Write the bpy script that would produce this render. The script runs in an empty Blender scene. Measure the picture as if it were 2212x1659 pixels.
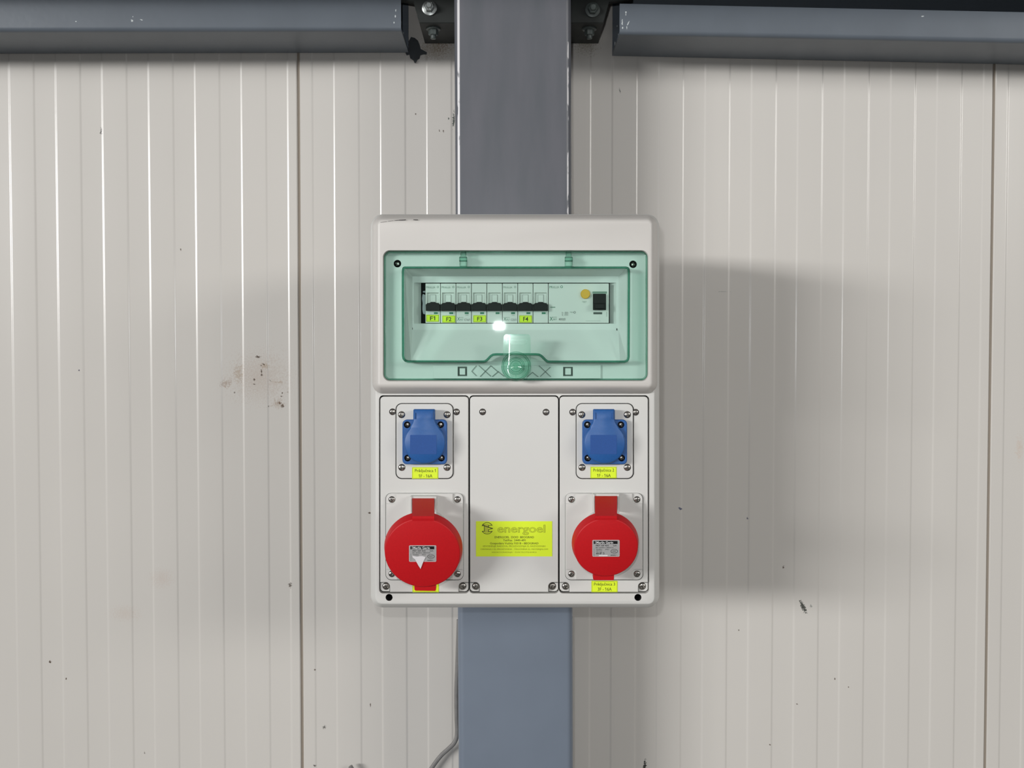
import bpy, bmesh, math, random
from mathutils import Vector, Matrix
from mathutils.geometry import tessellate_polygon

random.seed(4)
sc = bpy.context.scene
COL = sc.collection
R = math.radians

# ------------------------------------------------------------------ camera
CAM = Vector((0.0, -1.52, 1.50))
PITCH = R(1.7)
FPX = 2268.0
W, H = 2212.0, 1659.0
cam = bpy.data.cameras.new('camera')
cam.sensor_fit = 'HORIZONTAL'
cam.sensor_width = 36.0
cam.lens = FPX * 36.0 / W
cam.clip_start = 0.02
camo = bpy.data.objects.new('camera', cam)
COL.objects.link(camo)
camo.location = CAM
camo.rotation_euler = (R(90) - PITCH, 0, 0)
sc.camera = camo

# ------------------------------------------------------------------ world, lights, exposure
def lin(c):
    c = c / 255.0
    return c / 12.92 if c <= 0.04045 else ((c + 0.055) / 1.055) ** 2.4
def rgb(t, a=1.0):
    return (lin(t[0]), lin(t[1]), lin(t[2]), a)

world = bpy.data.worlds.new('hall_ambience')
sc.world = world
world.use_nodes = True
bg = world.node_tree.nodes['Background']
bg.inputs[0].default_value = (0.97, 0.98, 1.0, 1)
bg.inputs[1].default_value = 0.05

def area(name, az, el, dist, w, h, power, col):
    """A daylight opening of the hall, seen from the board at azimuth az (left negative) and elevation el."""
    l = bpy.data.lights.new(name, 'AREA')
    l.shape = 'RECTANGLE'; l.size = w; l.size_y = h
    l.energy = power; l.color = col
    o = bpy.data.objects.new(name, l)
    COL.objects.link(o)
    tgt = Vector((0.1, -0.1, 1.5))
    d = Vector((math.sin(R(az)) * math.cos(R(el)), -math.cos(R(az)) * math.cos(R(el)), math.sin(R(el))))
    o.location = tgt + d * dist
    o.rotation_euler = (tgt - o.location).to_track_quat('-Z', 'Y').to_euler()
    return o

area('gate_daylight', -46.5, 7.2, 25.0, 9.0, 2.4, 4150, (1.0, 0.995, 0.985))
area('window_daylight', 46, 13, 8.0, 3.0, 1.3, 160, (1.0, 0.975, 0.93))
area('window_strip_daylight', 2, 17, 20.0, 40.0, 7.0, 880, (0.99, 0.99, 0.99))
fl = bpy.data.lights.new('camera_flash', 'AREA')
fl.shape = 'RECTANGLE'; fl.size = 0.019; fl.size_y = 0.011
fl.energy = 2.6; fl.color = (0.97, 0.985, 1.0)
flo = bpy.data.objects.new('camera_flash', fl)
COL.objects.link(flo)
flo.location = CAM + Vector((-0.029, 0.012, 0.061))
flo.rotation_euler = (R(90) - PITCH, 0, 0)

vs = sc.view_settings
vs.view_transform = 'Standard'
vs.look = 'None'
vs.exposure = -0.11
vs.gamma = 1.0
vs.use_curve_mapping = False
sc.cycles.transparent_max_bounces = 32

# ------------------------------------------------------------------ picture measure -> place
FWD = Vector((0, math.cos(PITCH), -math.sin(PITCH)))
UPV = Vector((0, math.sin(PITCH), math.cos(PITCH)))
def U(u, v, Y):
    d = FWD * FPX + Vector((1, 0, 0)) * (u - W / 2) + UPV * (H / 2 - v)
    t = (Y - CAM.y) / d.y
    p = CAM + d * t
    return (p.x, p.z)
def mmpx(Y):
    return (Y - CAM.y) / FPX          # metres for one pixel at that depth

# ------------------------------------------------------------------ materials
MATS = {}
def mat(name, col, rough=0.5, metal=0.0, spec=0.5, var=0.0, vscale=30.0, bump=0.0, bscale=300.0, coat=0.0):
    if name in MATS:
        return MATS[name]
    m = bpy.data.materials.new(name)
    m.use_nodes = True
    nt = m.node_tree
    b = nt.nodes['Principled BSDF']
    b.inputs['Base Color'].default_value = rgb(col)
    b.inputs['Roughness'].default_value = rough
    b.inputs['Metallic'].default_value = metal
    b.inputs['Specular IOR Level'].default_value = spec
    b.inputs['Coat Weight'].default_value = coat
    tc = nt.nodes.new('ShaderNodeTexCoord')
    if var:
        n = nt.nodes.new('ShaderNodeTexNoise')
        n.inputs['Scale'].default_value = vscale
        n.inputs['Detail'].default_value = 4
        nt.links.new(tc.outputs['Object'], n.inputs['Vector'])
        r = nt.nodes.new('ShaderNodeMapRange')
        r.inputs[1].default_value = 0.3; r.inputs[2].default_value = 0.7
        r.inputs[3].default_value = 1 - var; r.inputs[4].default_value = 1 + var
        nt.links.new(n.outputs['Fac'], r.inputs[0])
        mx = nt.nodes.new('ShaderNodeMix')
        mx.data_type = 'RGBA'; mx.blend_type = 'MULTIPLY'
        mx.inputs['Factor'].default_value = 1
        mx.inputs['A'].default_value = rgb(col)
        nt.links.new(r.outputs[0], mx.inputs['B'])
        nt.links.new(mx.outputs['Result'], b.inputs['Base Color'])
    if bump:
        n2 = nt.nodes.new('ShaderNodeTexNoise')
        n2.inputs['Scale'].default_value = bscale
        n2.inputs['Detail'].default_value = 3
        nt.links.new(tc.outputs['Object'], n2.inputs['Vector'])
        bp = nt.nodes.new('ShaderNodeBump')
        bp.inputs['Strength'].default_value = bump
        bp.inputs['Distance'].default_value = 0.001
        nt.links.new(n2.outputs['Fac'], bp.inputs['Height'])
        nt.links.new(bp.outputs[0], b.inputs['Normal'])
    MATS[name] = m
    return m

def clear_plastic(name, tint, rough=0.04, ior=1.5):
    """Tinted clear polycarbonate: every surface crossed filters the light once more, Fresnel gloss on top."""
    m = bpy.data.materials.new(name)
    m.use_nodes = True
    nt = m.node_tree
    nt.nodes.clear()
    out = nt.nodes.new('ShaderNodeOutputMaterial')
    mx = nt.nodes.new('ShaderNodeMixShader')
    tr = nt.nodes.new('ShaderNodeBsdfTransparent')
    tr.inputs[0].default_value = (*tint, 1)
    gl = nt.nodes.new('ShaderNodeBsdfGlossy')
    gl.inputs['Roughness'].default_value = rough
    fr = nt.nodes.new('ShaderNodeFresnel')
    fr.inputs['IOR'].default_value = ior
    nt.links.new(fr.outputs[0], mx.inputs[0])
    nt.links.new(tr.outputs[0], mx.inputs[1])
    nt.links.new(gl.outputs[0], mx.inputs[2])
    nt.links.new(mx.outputs[0], out.inputs['Surface'])
    MATS[name] = m
    return m

def thick_plastic(name, face, edge, rough=0.05, ior=1.5):
    """Solid tinted plastic: light that crosses it at a slant runs a longer way and comes out greener."""
    m = clear_plastic(name, face, rough, ior)
    nt = m.node_tree
    tr = next(n for n in nt.nodes if n.type == 'BSDF_TRANSPARENT')
    lw = nt.nodes.new('ShaderNodeLayerWeight')
    lw.inputs['Blend'].default_value = 0.5
    mx = nt.nodes.new('ShaderNodeMix'); mx.data_type = 'RGBA'
    nt.links.new(lw.outputs['Facing'], mx.inputs['Factor'])
    mx.inputs['A'].default_value = (*face, 1)
    mx.inputs['B'].default_value = (*edge, 1)
    nt.links.new(mx.outputs['Result'], tr.inputs[0])
    return m

def painted_marks(m, base_socket, spots, noise_scale=500.0):
    """Stains and scuffs with a shape of their own, at fixed places on the surface (world position)."""
    nt = m.node_tree
    b = nt.nodes['Principled BSDF']
    geo = nt.nodes.new('ShaderNodeNewGeometry')
    nz = nt.nodes.new('ShaderNodeTexNoise')
    nz.inputs['Scale'].default_value = noise_scale
    nz.inputs['Detail'].default_value = 3
    nt.links.new(geo.outputs['Position'], nz.inputs['Vector'])
    nr = nt.nodes.new('ShaderNodeMapRange')
    nr.inputs[1].default_value = 0.3; nr.inputs[2].default_value = 0.7
    nr.inputs[3].default_value = -0.55; nr.inputs[4].default_value = 0.55
    nt.links.new(nz.outputs['Fac'], nr.inputs[0])
    cur = base_socket
    for (x, z, y, rx, rz, ang, col, op, soft) in spots:
        mp = nt.nodes.new('ShaderNodeMapping')
        mp.vector_type = 'TEXTURE'
        mp.inputs['Location'].default_value = (x, y, z)
        mp.inputs['Rotation'].default_value = (0, R(ang), 0)
        mp.inputs['Scale'].default_value = (rx, 1000.0, rz)
        nt.links.new(geo.outputs['Position'], mp.inputs['Vector'])
        ln = nt.nodes.new('ShaderNodeVectorMath'); ln.operation = 'LENGTH'
        nt.links.new(mp.outputs[0], ln.inputs[0])
        ad = nt.nodes.new('ShaderNodeMath'); ad.operation = 'ADD'
        nt.links.new(ln.outputs['Value'], ad.inputs[0])
        nt.links.new(nr.outputs[0], ad.inputs[1])
        mr = nt.nodes.new('ShaderNodeMapRange')
        mr.inputs[1].default_value = 1.0; mr.inputs[2].default_value = 1.0 - soft
        mr.inputs[3].default_value = 0.0; mr.inputs[4].default_value = op
        nt.links.new(ad.outputs[0], mr.inputs[0])
        mx = nt.nodes.new('ShaderNodeMix'); mx.data_type = 'RGBA'
        nt.links.new(mr.outputs[0], mx.inputs['Factor'])
        nt.links.new(cur, mx.inputs['A'])
        mx.inputs['B'].default_value = rgb(col)
        cur = mx.outputs['Result']
    nt.links.new(cur, b.inputs['Base Color'])

m_white = mat('light_grey_plastic', (214, 213, 209), 0.42, var=0.012, vscale=14, bump=0.06, bscale=1400)
m_hood = mat('hood_plastic', (212, 208, 203), 0.40, var=0.015, vscale=12, bump=0.08, bscale=1400)
m_inner = mat('inner_plastic', (230, 231, 230), 0.45)
m_breaker = mat('breaker_plastic', (226, 226, 223), 0.45)
m_dark = mat('dark_void', (16, 16, 17), 0.8)
m_gap = mat('gap_shade', (30, 30, 30), 0.8)  # near-black paints the shade inside gaps, joints and holes
m_black = mat('black_lever_plastic', (24, 22, 23), 0.5, spec=0.25)
m_blue = mat('blue_plastic', (35, 91, 158), 0.42, var=0.05, vscale=600, bump=0.05, bscale=1500)
m_blue2 = mat('blue_plastic_matt', (26, 78, 150), 0.6, var=0.08, vscale=900)
m_red = mat('red_plastic', (196, 20, 28), 0.48, spec=0.35, var=0.04, vscale=500, bump=0.06, bscale=1200)
m_screw = mat('nickel_screw', (176, 172, 166), 0.26, metal=1.0)
m_screwshade = mat('screw_hole_shadow', (52, 48, 46), 0.7)  # dark tone paints the shade round the screw heads
m_lime = mat('lime_sticker', (228, 252, 42), 0.5)
m_ink = mat('olive_black_ink', (52, 52, 14), 0.6)
m_ink2 = mat('faded_olive_ink', (140, 148, 22), 0.6)
m_ink3 = mat('mid_olive_ink', (96, 100, 16), 0.6)
m_silver = mat('silver_foil_label', (188, 186, 186), 0.35, metal=0.25)
m_blackprint = mat('black_print', (18, 18, 20), 0.5)
m_whiteprint = mat('white_print', (236, 236, 236), 0.5)
m_greenprint = mat('green_print', (40, 120, 92), 0.5)
m_greyprint = mat('grey_green_print', (120, 146, 132), 0.5)
m_greyprint2 = mat('grey_print', (72, 80, 76), 0.5)
m_yellow = mat('yellow_button', (232, 176, 40), 0.4)
m_paper = mat('torn_paper', (226, 222, 224), 0.8)
m_purlin = mat('purlin_paint', (100, 108, 117), 0.38, var=0.05, vscale=18, bump=0.1, bscale=120)
m_cleat = mat('dark_green_grey_paint', (38, 42, 40), 0.6, var=0.25, vscale=40)
m_galv = mat('galvanised_bolt', (176, 180, 178), 0.32, metal=0.9, var=0.15, vscale=300)
m_boltdark = mat('painted_bolt', (82, 90, 88), 0.4, var=0.2, vscale=200)
m_cable = mat('grey_cable_sheath', (128, 126, 124), 0.5, var=0.1, vscale=90)
m_smear = mat('dark_paint_drip', (50, 55, 60), 0.5, var=0.15, vscale=90)
m_backing = mat('joint_seal', (150, 140, 128), 0.8)
m_floor = mat('concrete_floor', (120, 118, 114), 0.7, var=0.12, vscale=3)
m_clear = clear_plastic('green_clear_lid', (0.928, 1.0, 0.972), 0.02, 1.30)
m_clear2 = clear_plastic('green_clear_flange', (0.915, 1.0, 0.966), 0.04, 1.30)
m_rim = thick_plastic('green_clear_thick_edge', (0.24, 0.64, 0.49), (0.005, 0.14, 0.09), 0.08)
m_rim2 = thick_plastic('green_clear_edge', (0.68, 0.90, 0.82), (0.08, 0.42, 0.31), 0.06)
m_latch = thick_plastic('green_clear_latch', (0.90, 0.985, 0.95), (0.15, 0.52, 0.40), 0.075)
m_latch2 = thick_plastic('green_clear_latch_knob', (0.88, 0.975, 0.94), (0.20, 0.58, 0.46), 0.05)

# ------------------------------------------------------------------ mesh helpers
WORLD = {}
class MB:
    def __init__(self):
        self.v = []; self.f = []; self.mi = []
    def add(self, vs_, fs, mi=0):
        k = len(self.v)
        self.v += [tuple(p) for p in vs_]
        for f in fs:
            self.f.append(tuple(i + k for i in f)); self.mi.append(mi)
    def fill(self, loops, Y, mi=0):
        pts = [p for l in loops for p in l]
        tris = tessellate_polygon([[Vector((p[0], p[1], 0)) for p in l] for l in loops])
        self.add([(p[0], Y, p[1]) for p in pts], tris, mi)
    def wall(self, A, YA, B, YB, mi=0, closed=True):
        n = len(A)
        vs_ = [(p[0], YA, p[1]) for p in A] + [(p[0], YB, p[1]) for p in B]
        rng = range(n) if closed else range(n - 1)
        self.add(vs_, [(i, (i + 1) % n, n + (i + 1) % n, n + i) for i in rng], mi)
    def loft(self, secs, mi=0):
        for (a, ya), (b, yb) in zip(secs, secs[1:]):
            self.wall(a, ya, b, yb, mi)
    def solid(self, outer, yf, yb, holes=(), ch=0.0, mi=0, back=True):
        """A plate with rounded outline, holes cut through and a small chamfer on the front edge."""
        o2 = inset(outer, ch) if ch else outer
        self.fill([o2] + list(holes), yf, mi)
        if ch:
            self.wall(o2, yf, outer, yf + ch, mi)
        self.wall(outer, yf + ch, outer, yb, mi)
        for h in holes:
            self.wall(h, yf, h, yb, mi)
        if back:
            self.fill([outer] + list(holes), yb, mi)
    def box(self, x0, x1, y0, y1, z0, z1, mi=0):
        vs_ = [(x, y, z) for x in (x0, x1) for y in (y0, y1) for z in (z0, z1)]
        self.add(vs_, [(0, 1, 3, 2), (4, 6, 7, 5), (0, 4, 5, 1), (2, 3, 7, 6), (0, 2, 6, 4), (1, 5, 7, 3)], mi)
    def lathe(self, origin, axis, prof, n=32, mi=0):
        """prof: (radius, height along axis) list."""
        a = Vector(axis).normalized()
        e1 = Vector((1, 0, 0))
        e1 = (e1 - a * e1.dot(a)).normalized()
        e2 = a.cross(e1)
        o = Vector(origin)
        vs_ = []
        for r, h in prof:
            for i in range(n):
                t = 2 * math.pi * i / n
                vs_.append(o + a * h + (e1 * math.cos(t) + e2 * math.sin(t)) * r)
        fs = []
        for k in range(len(prof) - 1):
            for i in range(n):
                j = (i + 1) % n
                fs.append((k * n + i, k * n + j, (k + 1) * n + j, (k + 1) * n + i))
        self.add(vs_, fs, mi)
        for k in (0, len(prof) - 1):
            if prof[k][0] > 1e-6:
                self.add([vs_[k * n + i] for i in range(n)], [tuple(range(n))], mi)
    def tube(self, pts, r, n=10, mi=0):
        pts = [Vector(p) for p in pts]
        vs_ = []
        for i, p in enumerate(pts):
            d = (pts[min(i + 1, len(pts) - 1)] - pts[max(i - 1, 0)]).normalized()
            a = Vector((0, 1, 0)) if abs(d.y) < 0.9 else Vector((1, 0, 0))
            e1 = d.cross(a).normalized(); e2 = d.cross(e1)
            for k in range(n):
                t = 2 * math.pi * k / n
                vs_.append(p + (e1 * math.cos(t) + e2 * math.sin(t)) * r)
        fs = [(i * n + k, i * n + (k + 1) % n, (i + 1) * n + (k + 1) % n, (i + 1) * n + k)
              for i in range(len(pts) - 1) for k in range(n)]
        m_ = len(pts) - 1
        fs += [tuple(range(n)), tuple(m_ * n + k for k in range(n))]
        self.add(vs_, fs, mi)
    def mesh(self, name, mats, origin, smooth=30, merge=True):
        me = bpy.data.meshes.new(name)
        o = Vector(origin)
        me.from_pydata([tuple(Vector(p) - o) for p in self.v], [], self.f)
        me.polygons.foreach_set('material_index', self.mi)
        for m in (mats if isinstance(mats, (list, tuple)) else [mats]):
            me.materials.append(m)
        bm = bmesh.new(); bm.from_mesh(me)
        if merge:
            bmesh.ops.remove_doubles(bm, verts=bm.verts, dist=1e-6)
        bmesh.ops.recalc_face_normals(bm, faces=bm.faces)
        bm.to_mesh(me); bm.free()
        if smooth:
            me.polygons.foreach_set('use_smooth', [True] * len(me.polygons))
            me.set_sharp_from_angle(angle=R(smooth))
        me.update()
        return me
    def centre(self):
        return Vector([(min(p[i] for p in self.v) + max(p[i] for p in self.v)) / 2 for i in range(3)])
    def build(self, name, mats, parent=None, origin=None, smooth=30, label=None, merge=True):
        c = Vector(origin) if origin is not None else self.centre()
        return link(name, self.mesh(name, mats, c, smooth, merge), c, parent, label)

def link(name, data, loc, parent=None, label=None):
    o = bpy.data.objects.new(name, data)
    COL.objects.link(o)
    c = Vector(loc)
    WORLD[o.name] = c
    if parent is not None:
        o.parent = parent
        o.location = c - WORLD[parent.name]
    else:
        o.location = c
    if label:
        o['label'] = label
    return o
def tag(o, label, cat=None, group=None, kind=None):
    o['label'] = label
    if cat: o['category'] = cat
    if group: o['group'] = group
    if kind: o['kind'] = kind
    return o

def area2(l):
    return sum(a[0] * b[1] - b[0] * a[1] for a, b in zip(l, l[1:] + l[:1]))
def inset(loop, d):
    s = 1 if area2(loop) > 0 else -1
    n = len(loop); out = []
    for i in range(n):
        p0, p, p1 = (Vector(loop[i - 1]), Vector(loop[i]), Vector(loop[(i + 1) % n]))
        a = (p - p0); b = (p1 - p)
        if a.length < 1e-9: a = b
        if b.length < 1e-9: b = a
        a.normalize(); b.normalize()
        na = Vector((-a.y, a.x)) * s; nb = Vector((-b.y, b.x)) * s
        m = na + nb
        k = m.length_squared
        m = na if k < 0.3 else m * (2.0 / k)
        out.append((p.x + m.x * d, p.y + m.y * d))
    return out
def rpx(x0, y0, x1, y1, r=0.0, seg=5):
    """Rounded rectangle in picture measure; r one number or (tl, tr, br, bl)."""
    rr = r if isinstance(r, (tuple, list)) else (r, r, r, r)
    out = []
    for (cx, cy, q, a0) in ((x0, y0, rr[0], 180), (x1, y0, rr[1], 270), (x1, y1, rr[2], 0), (x0, y1, rr[3], 90)):
        if q <= 0:
            out.append((cx, cy)); continue
        ox = cx + q if a0 in (180, 90) else cx - q
        oy = cy + q if a0 in (180, 270) else cy - q
        for i in range(seg + 1):
            t = R(a0 + 90.0 * i / seg)
            out.append((ox + q * math.cos(t), oy + q * math.sin(t)))
    return out
def cpx(cx, cy, r, n=24, ry=None):
    return [(cx + r * math.cos(2 * math.pi * i / n), cy + (ry or r) * math.sin(2 * math.pi * i / n)) for i in range(n)]
def L(pl, Y):
    return [U(p[0], p[1], Y) for p in pl]
def RR(x0, y0, x1, y1, r, Y, seg=5):
    return L(rpx(x0, y0, x1, y1, r, seg), Y)

GLYPH = {}
def _curve_geo(t, bold, outline):
    cu = bpy.data.curves.new('lettering', 'FONT')
    cu.body = t; cu.size = 1.0; cu.resolution_u = 3
    if outline:
        cu.fill_mode = 'NONE'; cu.bevel_depth = outline; cu.bevel_resolution = 0
    if bold:
        cu.offset = bold
    o = bpy.data.objects.new('lettering', cu)
    COL.objects.link(o)
    bpy.context.view_layer.update()
    dg = bpy.context.evaluated_depsgraph_get()
    me = bpy.data.meshes.new_from_object(o.evaluated_get(dg))
    vs_ = [tuple(v.co) for v in me.vertices]
    fs = [tuple(p.vertices) for p in me.polygons]
    bpy.data.objects.remove(o); bpy.data.curves.remove(cu); bpy.data.meshes.remove(me)
    return vs_, fs
def glyph(c, bold, outline):
    """Outline of one character and its advance; the figure 1 gets its flag."""
    key = (c, bold, outline)
    if key not in GLYPH:
        w2 = max(v[0] for v in _curve_geo('HH', 0, 0)[0])
        w3 = max(v[0] for v in _curve_geo('H' + c + 'H', 0, 0)[0])
        base = {'č': 'c', 'ć': 'c', 'Đ': 'D'}.get(c, c)
        if base != c:
            w3 = max(v[0] for v in _curve_geo('H' + base + 'H', 0, 0)[0])
        vs_, fs = _curve_geo(base, bold, outline) if c != ' ' else ([], [])
        if base != c:
            ax = min(v[0] for v in vs_); bx = max(v[0] for v in vs_); by = max(v[1] for v in vs_)
            m_ = (ax + bx) / 2
            extra = {'č': [[(m_ - .19, by + .23), (m_ - .10, by + .23), (m_, by + .12), (m_, by + .04)], [(m_, by + .04), (m_, by + .12), (m_ + .10, by + .23), (m_ + .19, by + .23)]],
                     'ć': [[(m_ - .06, by + .05), (m_ + .04, by + .05), (m_ + .18, by + .22), (m_ + .05, by + .22)]],
                     'Đ': [[(ax - .12, by * .46), (m_, by * .46), (m_, by * .56), (ax - .12, by * .56)]]}[c]
            for q in extra:
                k = len(vs_)
                vs_ = vs_ + [(p_[0], p_[1], 0.0) for p_ in q]
                fs = fs + [(k, k + 1, k + 2, k + 3)]
        if c == '1' and vs_:
            ax = min(v[0] for v in vs_); bx = max(v[0] for v in vs_); by = max(v[1] for v in vs_)
            w = bx - ax
            if w < 0.2:
                k = len(vs_)
                vs_ = vs_ + [(ax, by, 0), (ax, by - 0.13, 0), (ax - 0.15, by - 0.235, 0), (ax - 0.15, by - 0.125, 0)]
                fs = fs + [(k, k + 3, k + 2, k + 1)]
        GLYPH[key] = (vs_, fs, w3 - w2)
    return GLYPH[key]
def text_geo(t, bold=0.0, outline=0.0):
    vs_, fs, x = [], [], 0.0
    for c in t:
        gv, gf, adv = glyph(c, bold, outline)
        k = len(vs_)
        vs_ += [(v[0] + x, v[1], v[2]) for v in gv]
        fs += [tuple(i + k for i in f) for f in gf]
        x += adv
    return vs_, fs
def text(mb, s, x0, y0, x1, y1, Y, mi, bold=0.0, outline=0.0, frame=None, fit=None):
    """Flat lettering fitted into a picture-measure box on the plane Y (or on a tilted frame)."""
    vs_, fs = text_geo(s, bold, outline)
    full = vs_
    if fit is not None:
        vs_ = text_geo(s, fit, 0.0)[0]
    ax = min(v[0] for v in vs_); bx = max(v[0] for v in vs_)
    ay = min(v[1] for v in vs_); by = max(v[1] for v in vs_)
    out = []
    for v in full:
        u = x0 + (v[0] - ax) / (bx - ax) * (x1 - x0)
        w = y1 - (v[1] - ay) / (by - ay) * (y1 - y0)
        if frame:
            out.append(frame(u, w, Y))
        else:
            p = U(u, w, Y); out.append((p[0], Y, p[1]))
    mb.add(out, fs, mi)

# ------------------------------------------------------------------ depths (distance from the wall is -Y)
Y_COL = -0.150
Y_FACE = -0.293
Y_PLATE = -0.2955

# ------------------------------------------------------------------ the setting: wall of sandwich panels, floor
wall = bpy.data.objects.new('wall_back', None)
COL.objects.link(wall)
WORLD['wall_back'] = Vector((0, 0, 0))
wall['kind'] = 'structure'
wall['label'] = 'pale grey ribbed sandwich panel wall behind the board'

m_wall = mat('panel_coating', (212, 208, 202), 0.24, spec=0.5, var=0.012, vscale=5, bump=0.03, bscale=60)
def spot(u, v, ru, rv, ang=0, col=(88, 72, 60), op=0.9, soft=0.5, Y=0.0):
    x, z = U(u, v, Y); k = mmpx(Y)
    return (x, z, Y, ru * k, rv * k, ang, col, op, soft)
spots = [
    spot(560, 815, 75, 62, 0, (176, 150, 130), 0.30, 1.0),
    spot(487, 828, 14, 10, -30, (150, 120, 98), 0.5, 0.9),
    spot(516, 806, 12, 22, 10, (168, 142, 112), 0.4, 0.9),
    spot(572, 790, 10, 8, 0, (160, 128, 88), 0.5, 0.9),
    spot(557, 771, 6, 2.8, 8), spot(568, 786, 2.2, 1.8), spot(571, 788, 1.4, 1.6),
    spot(564, 790, 1.6, 1.4), spot(565, 802, 1.6, 6, -8), spot(565, 810, 2.6, 3.4),
    spot(549, 820, 2.2, 3.0), spot(550, 830, 3, 1.2), spot(584, 822, 3.0, 1.6, 35),
    spot(507, 848, 2.6, 2.2), spot(609, 849, 1.6, 1.6), spot(608, 856, 2.6, 1.3),
    spot(604, 871, 5.5, 3.6, 15), spot(610, 877, 3.4, 5.0, -30), spot(580, 878, 1.6, 2.2),
    spot(621, 847, 2.6, 2.0, 0, (150, 132, 116), 0.7), spot(600, 872, 16, 12, 0, (160, 134, 112), 0.45, 1.0),
    spot(604, 826, 16, 3, 4, (176, 156, 136), 0.5, 0.9),
    spot(627, 1264, 4.5, 5.5, 0, (104, 96, 88), 0.9), spot(390, 540, 2, 3), spot(218, 283, 2.2, 8, 3, (70, 66, 64)),
    spot(218, 288, 3.0, 3.0, 0, (70, 66, 64)), spot(798, 1108, 3, 2), spot(171, 800, 2, 2, 0, (70, 70, 90)),
    spot(108, 1430, 3.0, 3.2), spot(143, 1466, 1.8, 3), spot(680, 1447, 2.5, 2), spot(701, 1571, 4.0, 4.2, 0, (84, 80, 76)),
    spot(679, 1654, 3.5, 3.0, 0, (84, 80, 76)), spot(312, 1627, 1.5, 3, 0, (130, 124, 118)), spot(800, 1523, 1.2, 5),
    spot(1735, 1311, 4.6, 17, -26, (84, 86, 80), 1.0, 0.4), spot(1752, 1309, 2.6, 4, -10, (150, 150, 146)),
    spot(1692, 1225, 2.4, 3.6), spot(1615, 1120, 2.4, 3.0, 0, (88, 92, 110)), spot(1470, 1099, 5, 3.0, 10, (82, 90, 118)),
    spot(1804, 1467, 1.6, 2.4), spot(1833, 1484, 1.6, 1.8), spot(1722, 1521, 2.6, 1.4, 20), spot(1663, 1609, 2.6, 1.4, 25),
    spot(1393, 1655, 3.8, 13, 2, (70, 70, 68), 1.0, 0.2), spot(1596, 1362, 2, 2),
    spot(980, 258, 3.0, 18, 2, (62, 72, 66), 0.95), spot(969, 256, 1.6, 3, 0, (62, 72, 66)), spot(949, 283, 1.4, 3),
    spot(958, 283, 1.4, 3), spot(898, 246, 1.4, 2), spot(1339, 195, 1.6, 6, -15, (110, 112, 108)),
    spot(955, 75, 24, 34, 0, (120, 84, 44), 0.75, 1.0), spot(950, 80, 4, 5, 0, (56, 44, 24), 0.9, 0.9),
    spot(940, 105, 40, 26, 0, (140, 118, 86), 0.55, 1.0), spot(1265, 85, 30, 34, 0, (120, 106, 74), 0.6, 1.0),
    spot(1285, 62, 12, 3, 15, (160, 146, 108), 0.7, 0.9), spot(2203, 968, 10, 30, 0, (206, 178, 156), 0.35, 1.0),
    spot(350, 1250, 30, 24, 0, (198, 178, 166), 0.3, 1.0), spot(270, 1325, 36, 20, 0, (200, 182, 168), 0.3, 1.0),
    spot(1560, 630, 16, 0.7, 0, (150, 152, 148), 0.8, 0.9), spot(1124, 900, 2, 2),
]

x_seam = U(645, 300, 0)[0]
PITCHX = 1.0 / 15
def wall_panel(x0):
    """One sandwich panel, 1 m wide, micro-ribbed face: 15 raised strips with sloping flanks."""
    g, dp, sl = 0.0019, 0.0008, 0.0044
    prof = [(g, 0.012), (g, 0.0012), (g + 0.0012, 0.0)]
    for k in range(15):
        a = k * PITCHX + 0.0200; b = k * PITCHX + 0.0512
        for i in range(9):
            t = i / 8; prof.append((a - sl / 2 + sl * t, dp * (t - math.sin(2 * math.pi * t) / (2 * math.pi))))
        for i in range(9):
            t = i / 8; prof.append((b - sl / 2 + sl * t, dp * (1 - t + math.sin(2 * math.pi * t) / (2 * math.pi))))
    prof += [(1 - g - 0.0012, 0.0), (1 - g, 0.0012), (1 - g, 0.012)]
    mb = MB()
    n = len(prof)
    vs_ = [(x0 + p[0], p[1], z) for z in (0.0, 3.0) for p in prof]
    fs = [(i, i + 1, n + i + 1, n + i) for i in range(n - 1)]
    mb.add(vs_, fs)
    mb.box(x0 + g, x0 + 1 - g, 0.012, 0.06, 0.0, 3.0)
    mw = m_wall.copy()
    painted_marks(mw, mw.node_tree.nodes['Mix'].outputs['Result'], [q for q in spots if x0 <= q[0] < x0 + 1.0])
    mb.build('wall_panel', mw, wall, origin=(x0 + 0.5, 0, 0), smooth=30)
for k in (-1, 0, 1):
    wall_panel(x_seam + k)
mb = MB()
for k in (0, 1):
    mb.box(x_seam + k - 0.004, x_seam + k + 0.004, 0.0024, 0.0118, 0.0, 3.0)
seal = mb.build('joint_strip', m_backing, wall, origin=(x_seam + 0.5, 0.01, 0), smooth=0)

mb = MB()
mb.box(x_seam - 1.2, x_seam + 2.2, -3.5, 0.06, -0.10, 0.0)
fo = mb.build('floor', m_floor, origin=(0, -1.5, 0), smooth=0)
fo['kind'] = 'structure'

# dark paint run on the panel beside the left rail
def blob(pts, Y):
    return [U(p[0], p[1], Y) for p in pts]
mb = MB()
sm = [(881, 92), (888, 80), (896, 82), (903, 88), (907, 98), (909, 106), (915, 109), (922, 113), (921, 117), (914, 117),
      (908, 119), (906, 126), (901, 129), (898, 136), (895, 135), (893, 130), (886, 125), (884, 117), (878, 119), (875, 112), (880, 108), (883, 101)]
mb.solid(blob(sm, -0.0022), -0.0026, -0.0002)
mb.build('paint_run', m_smear, wall, smooth=0, label='dark grey run of dripped paint')

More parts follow.
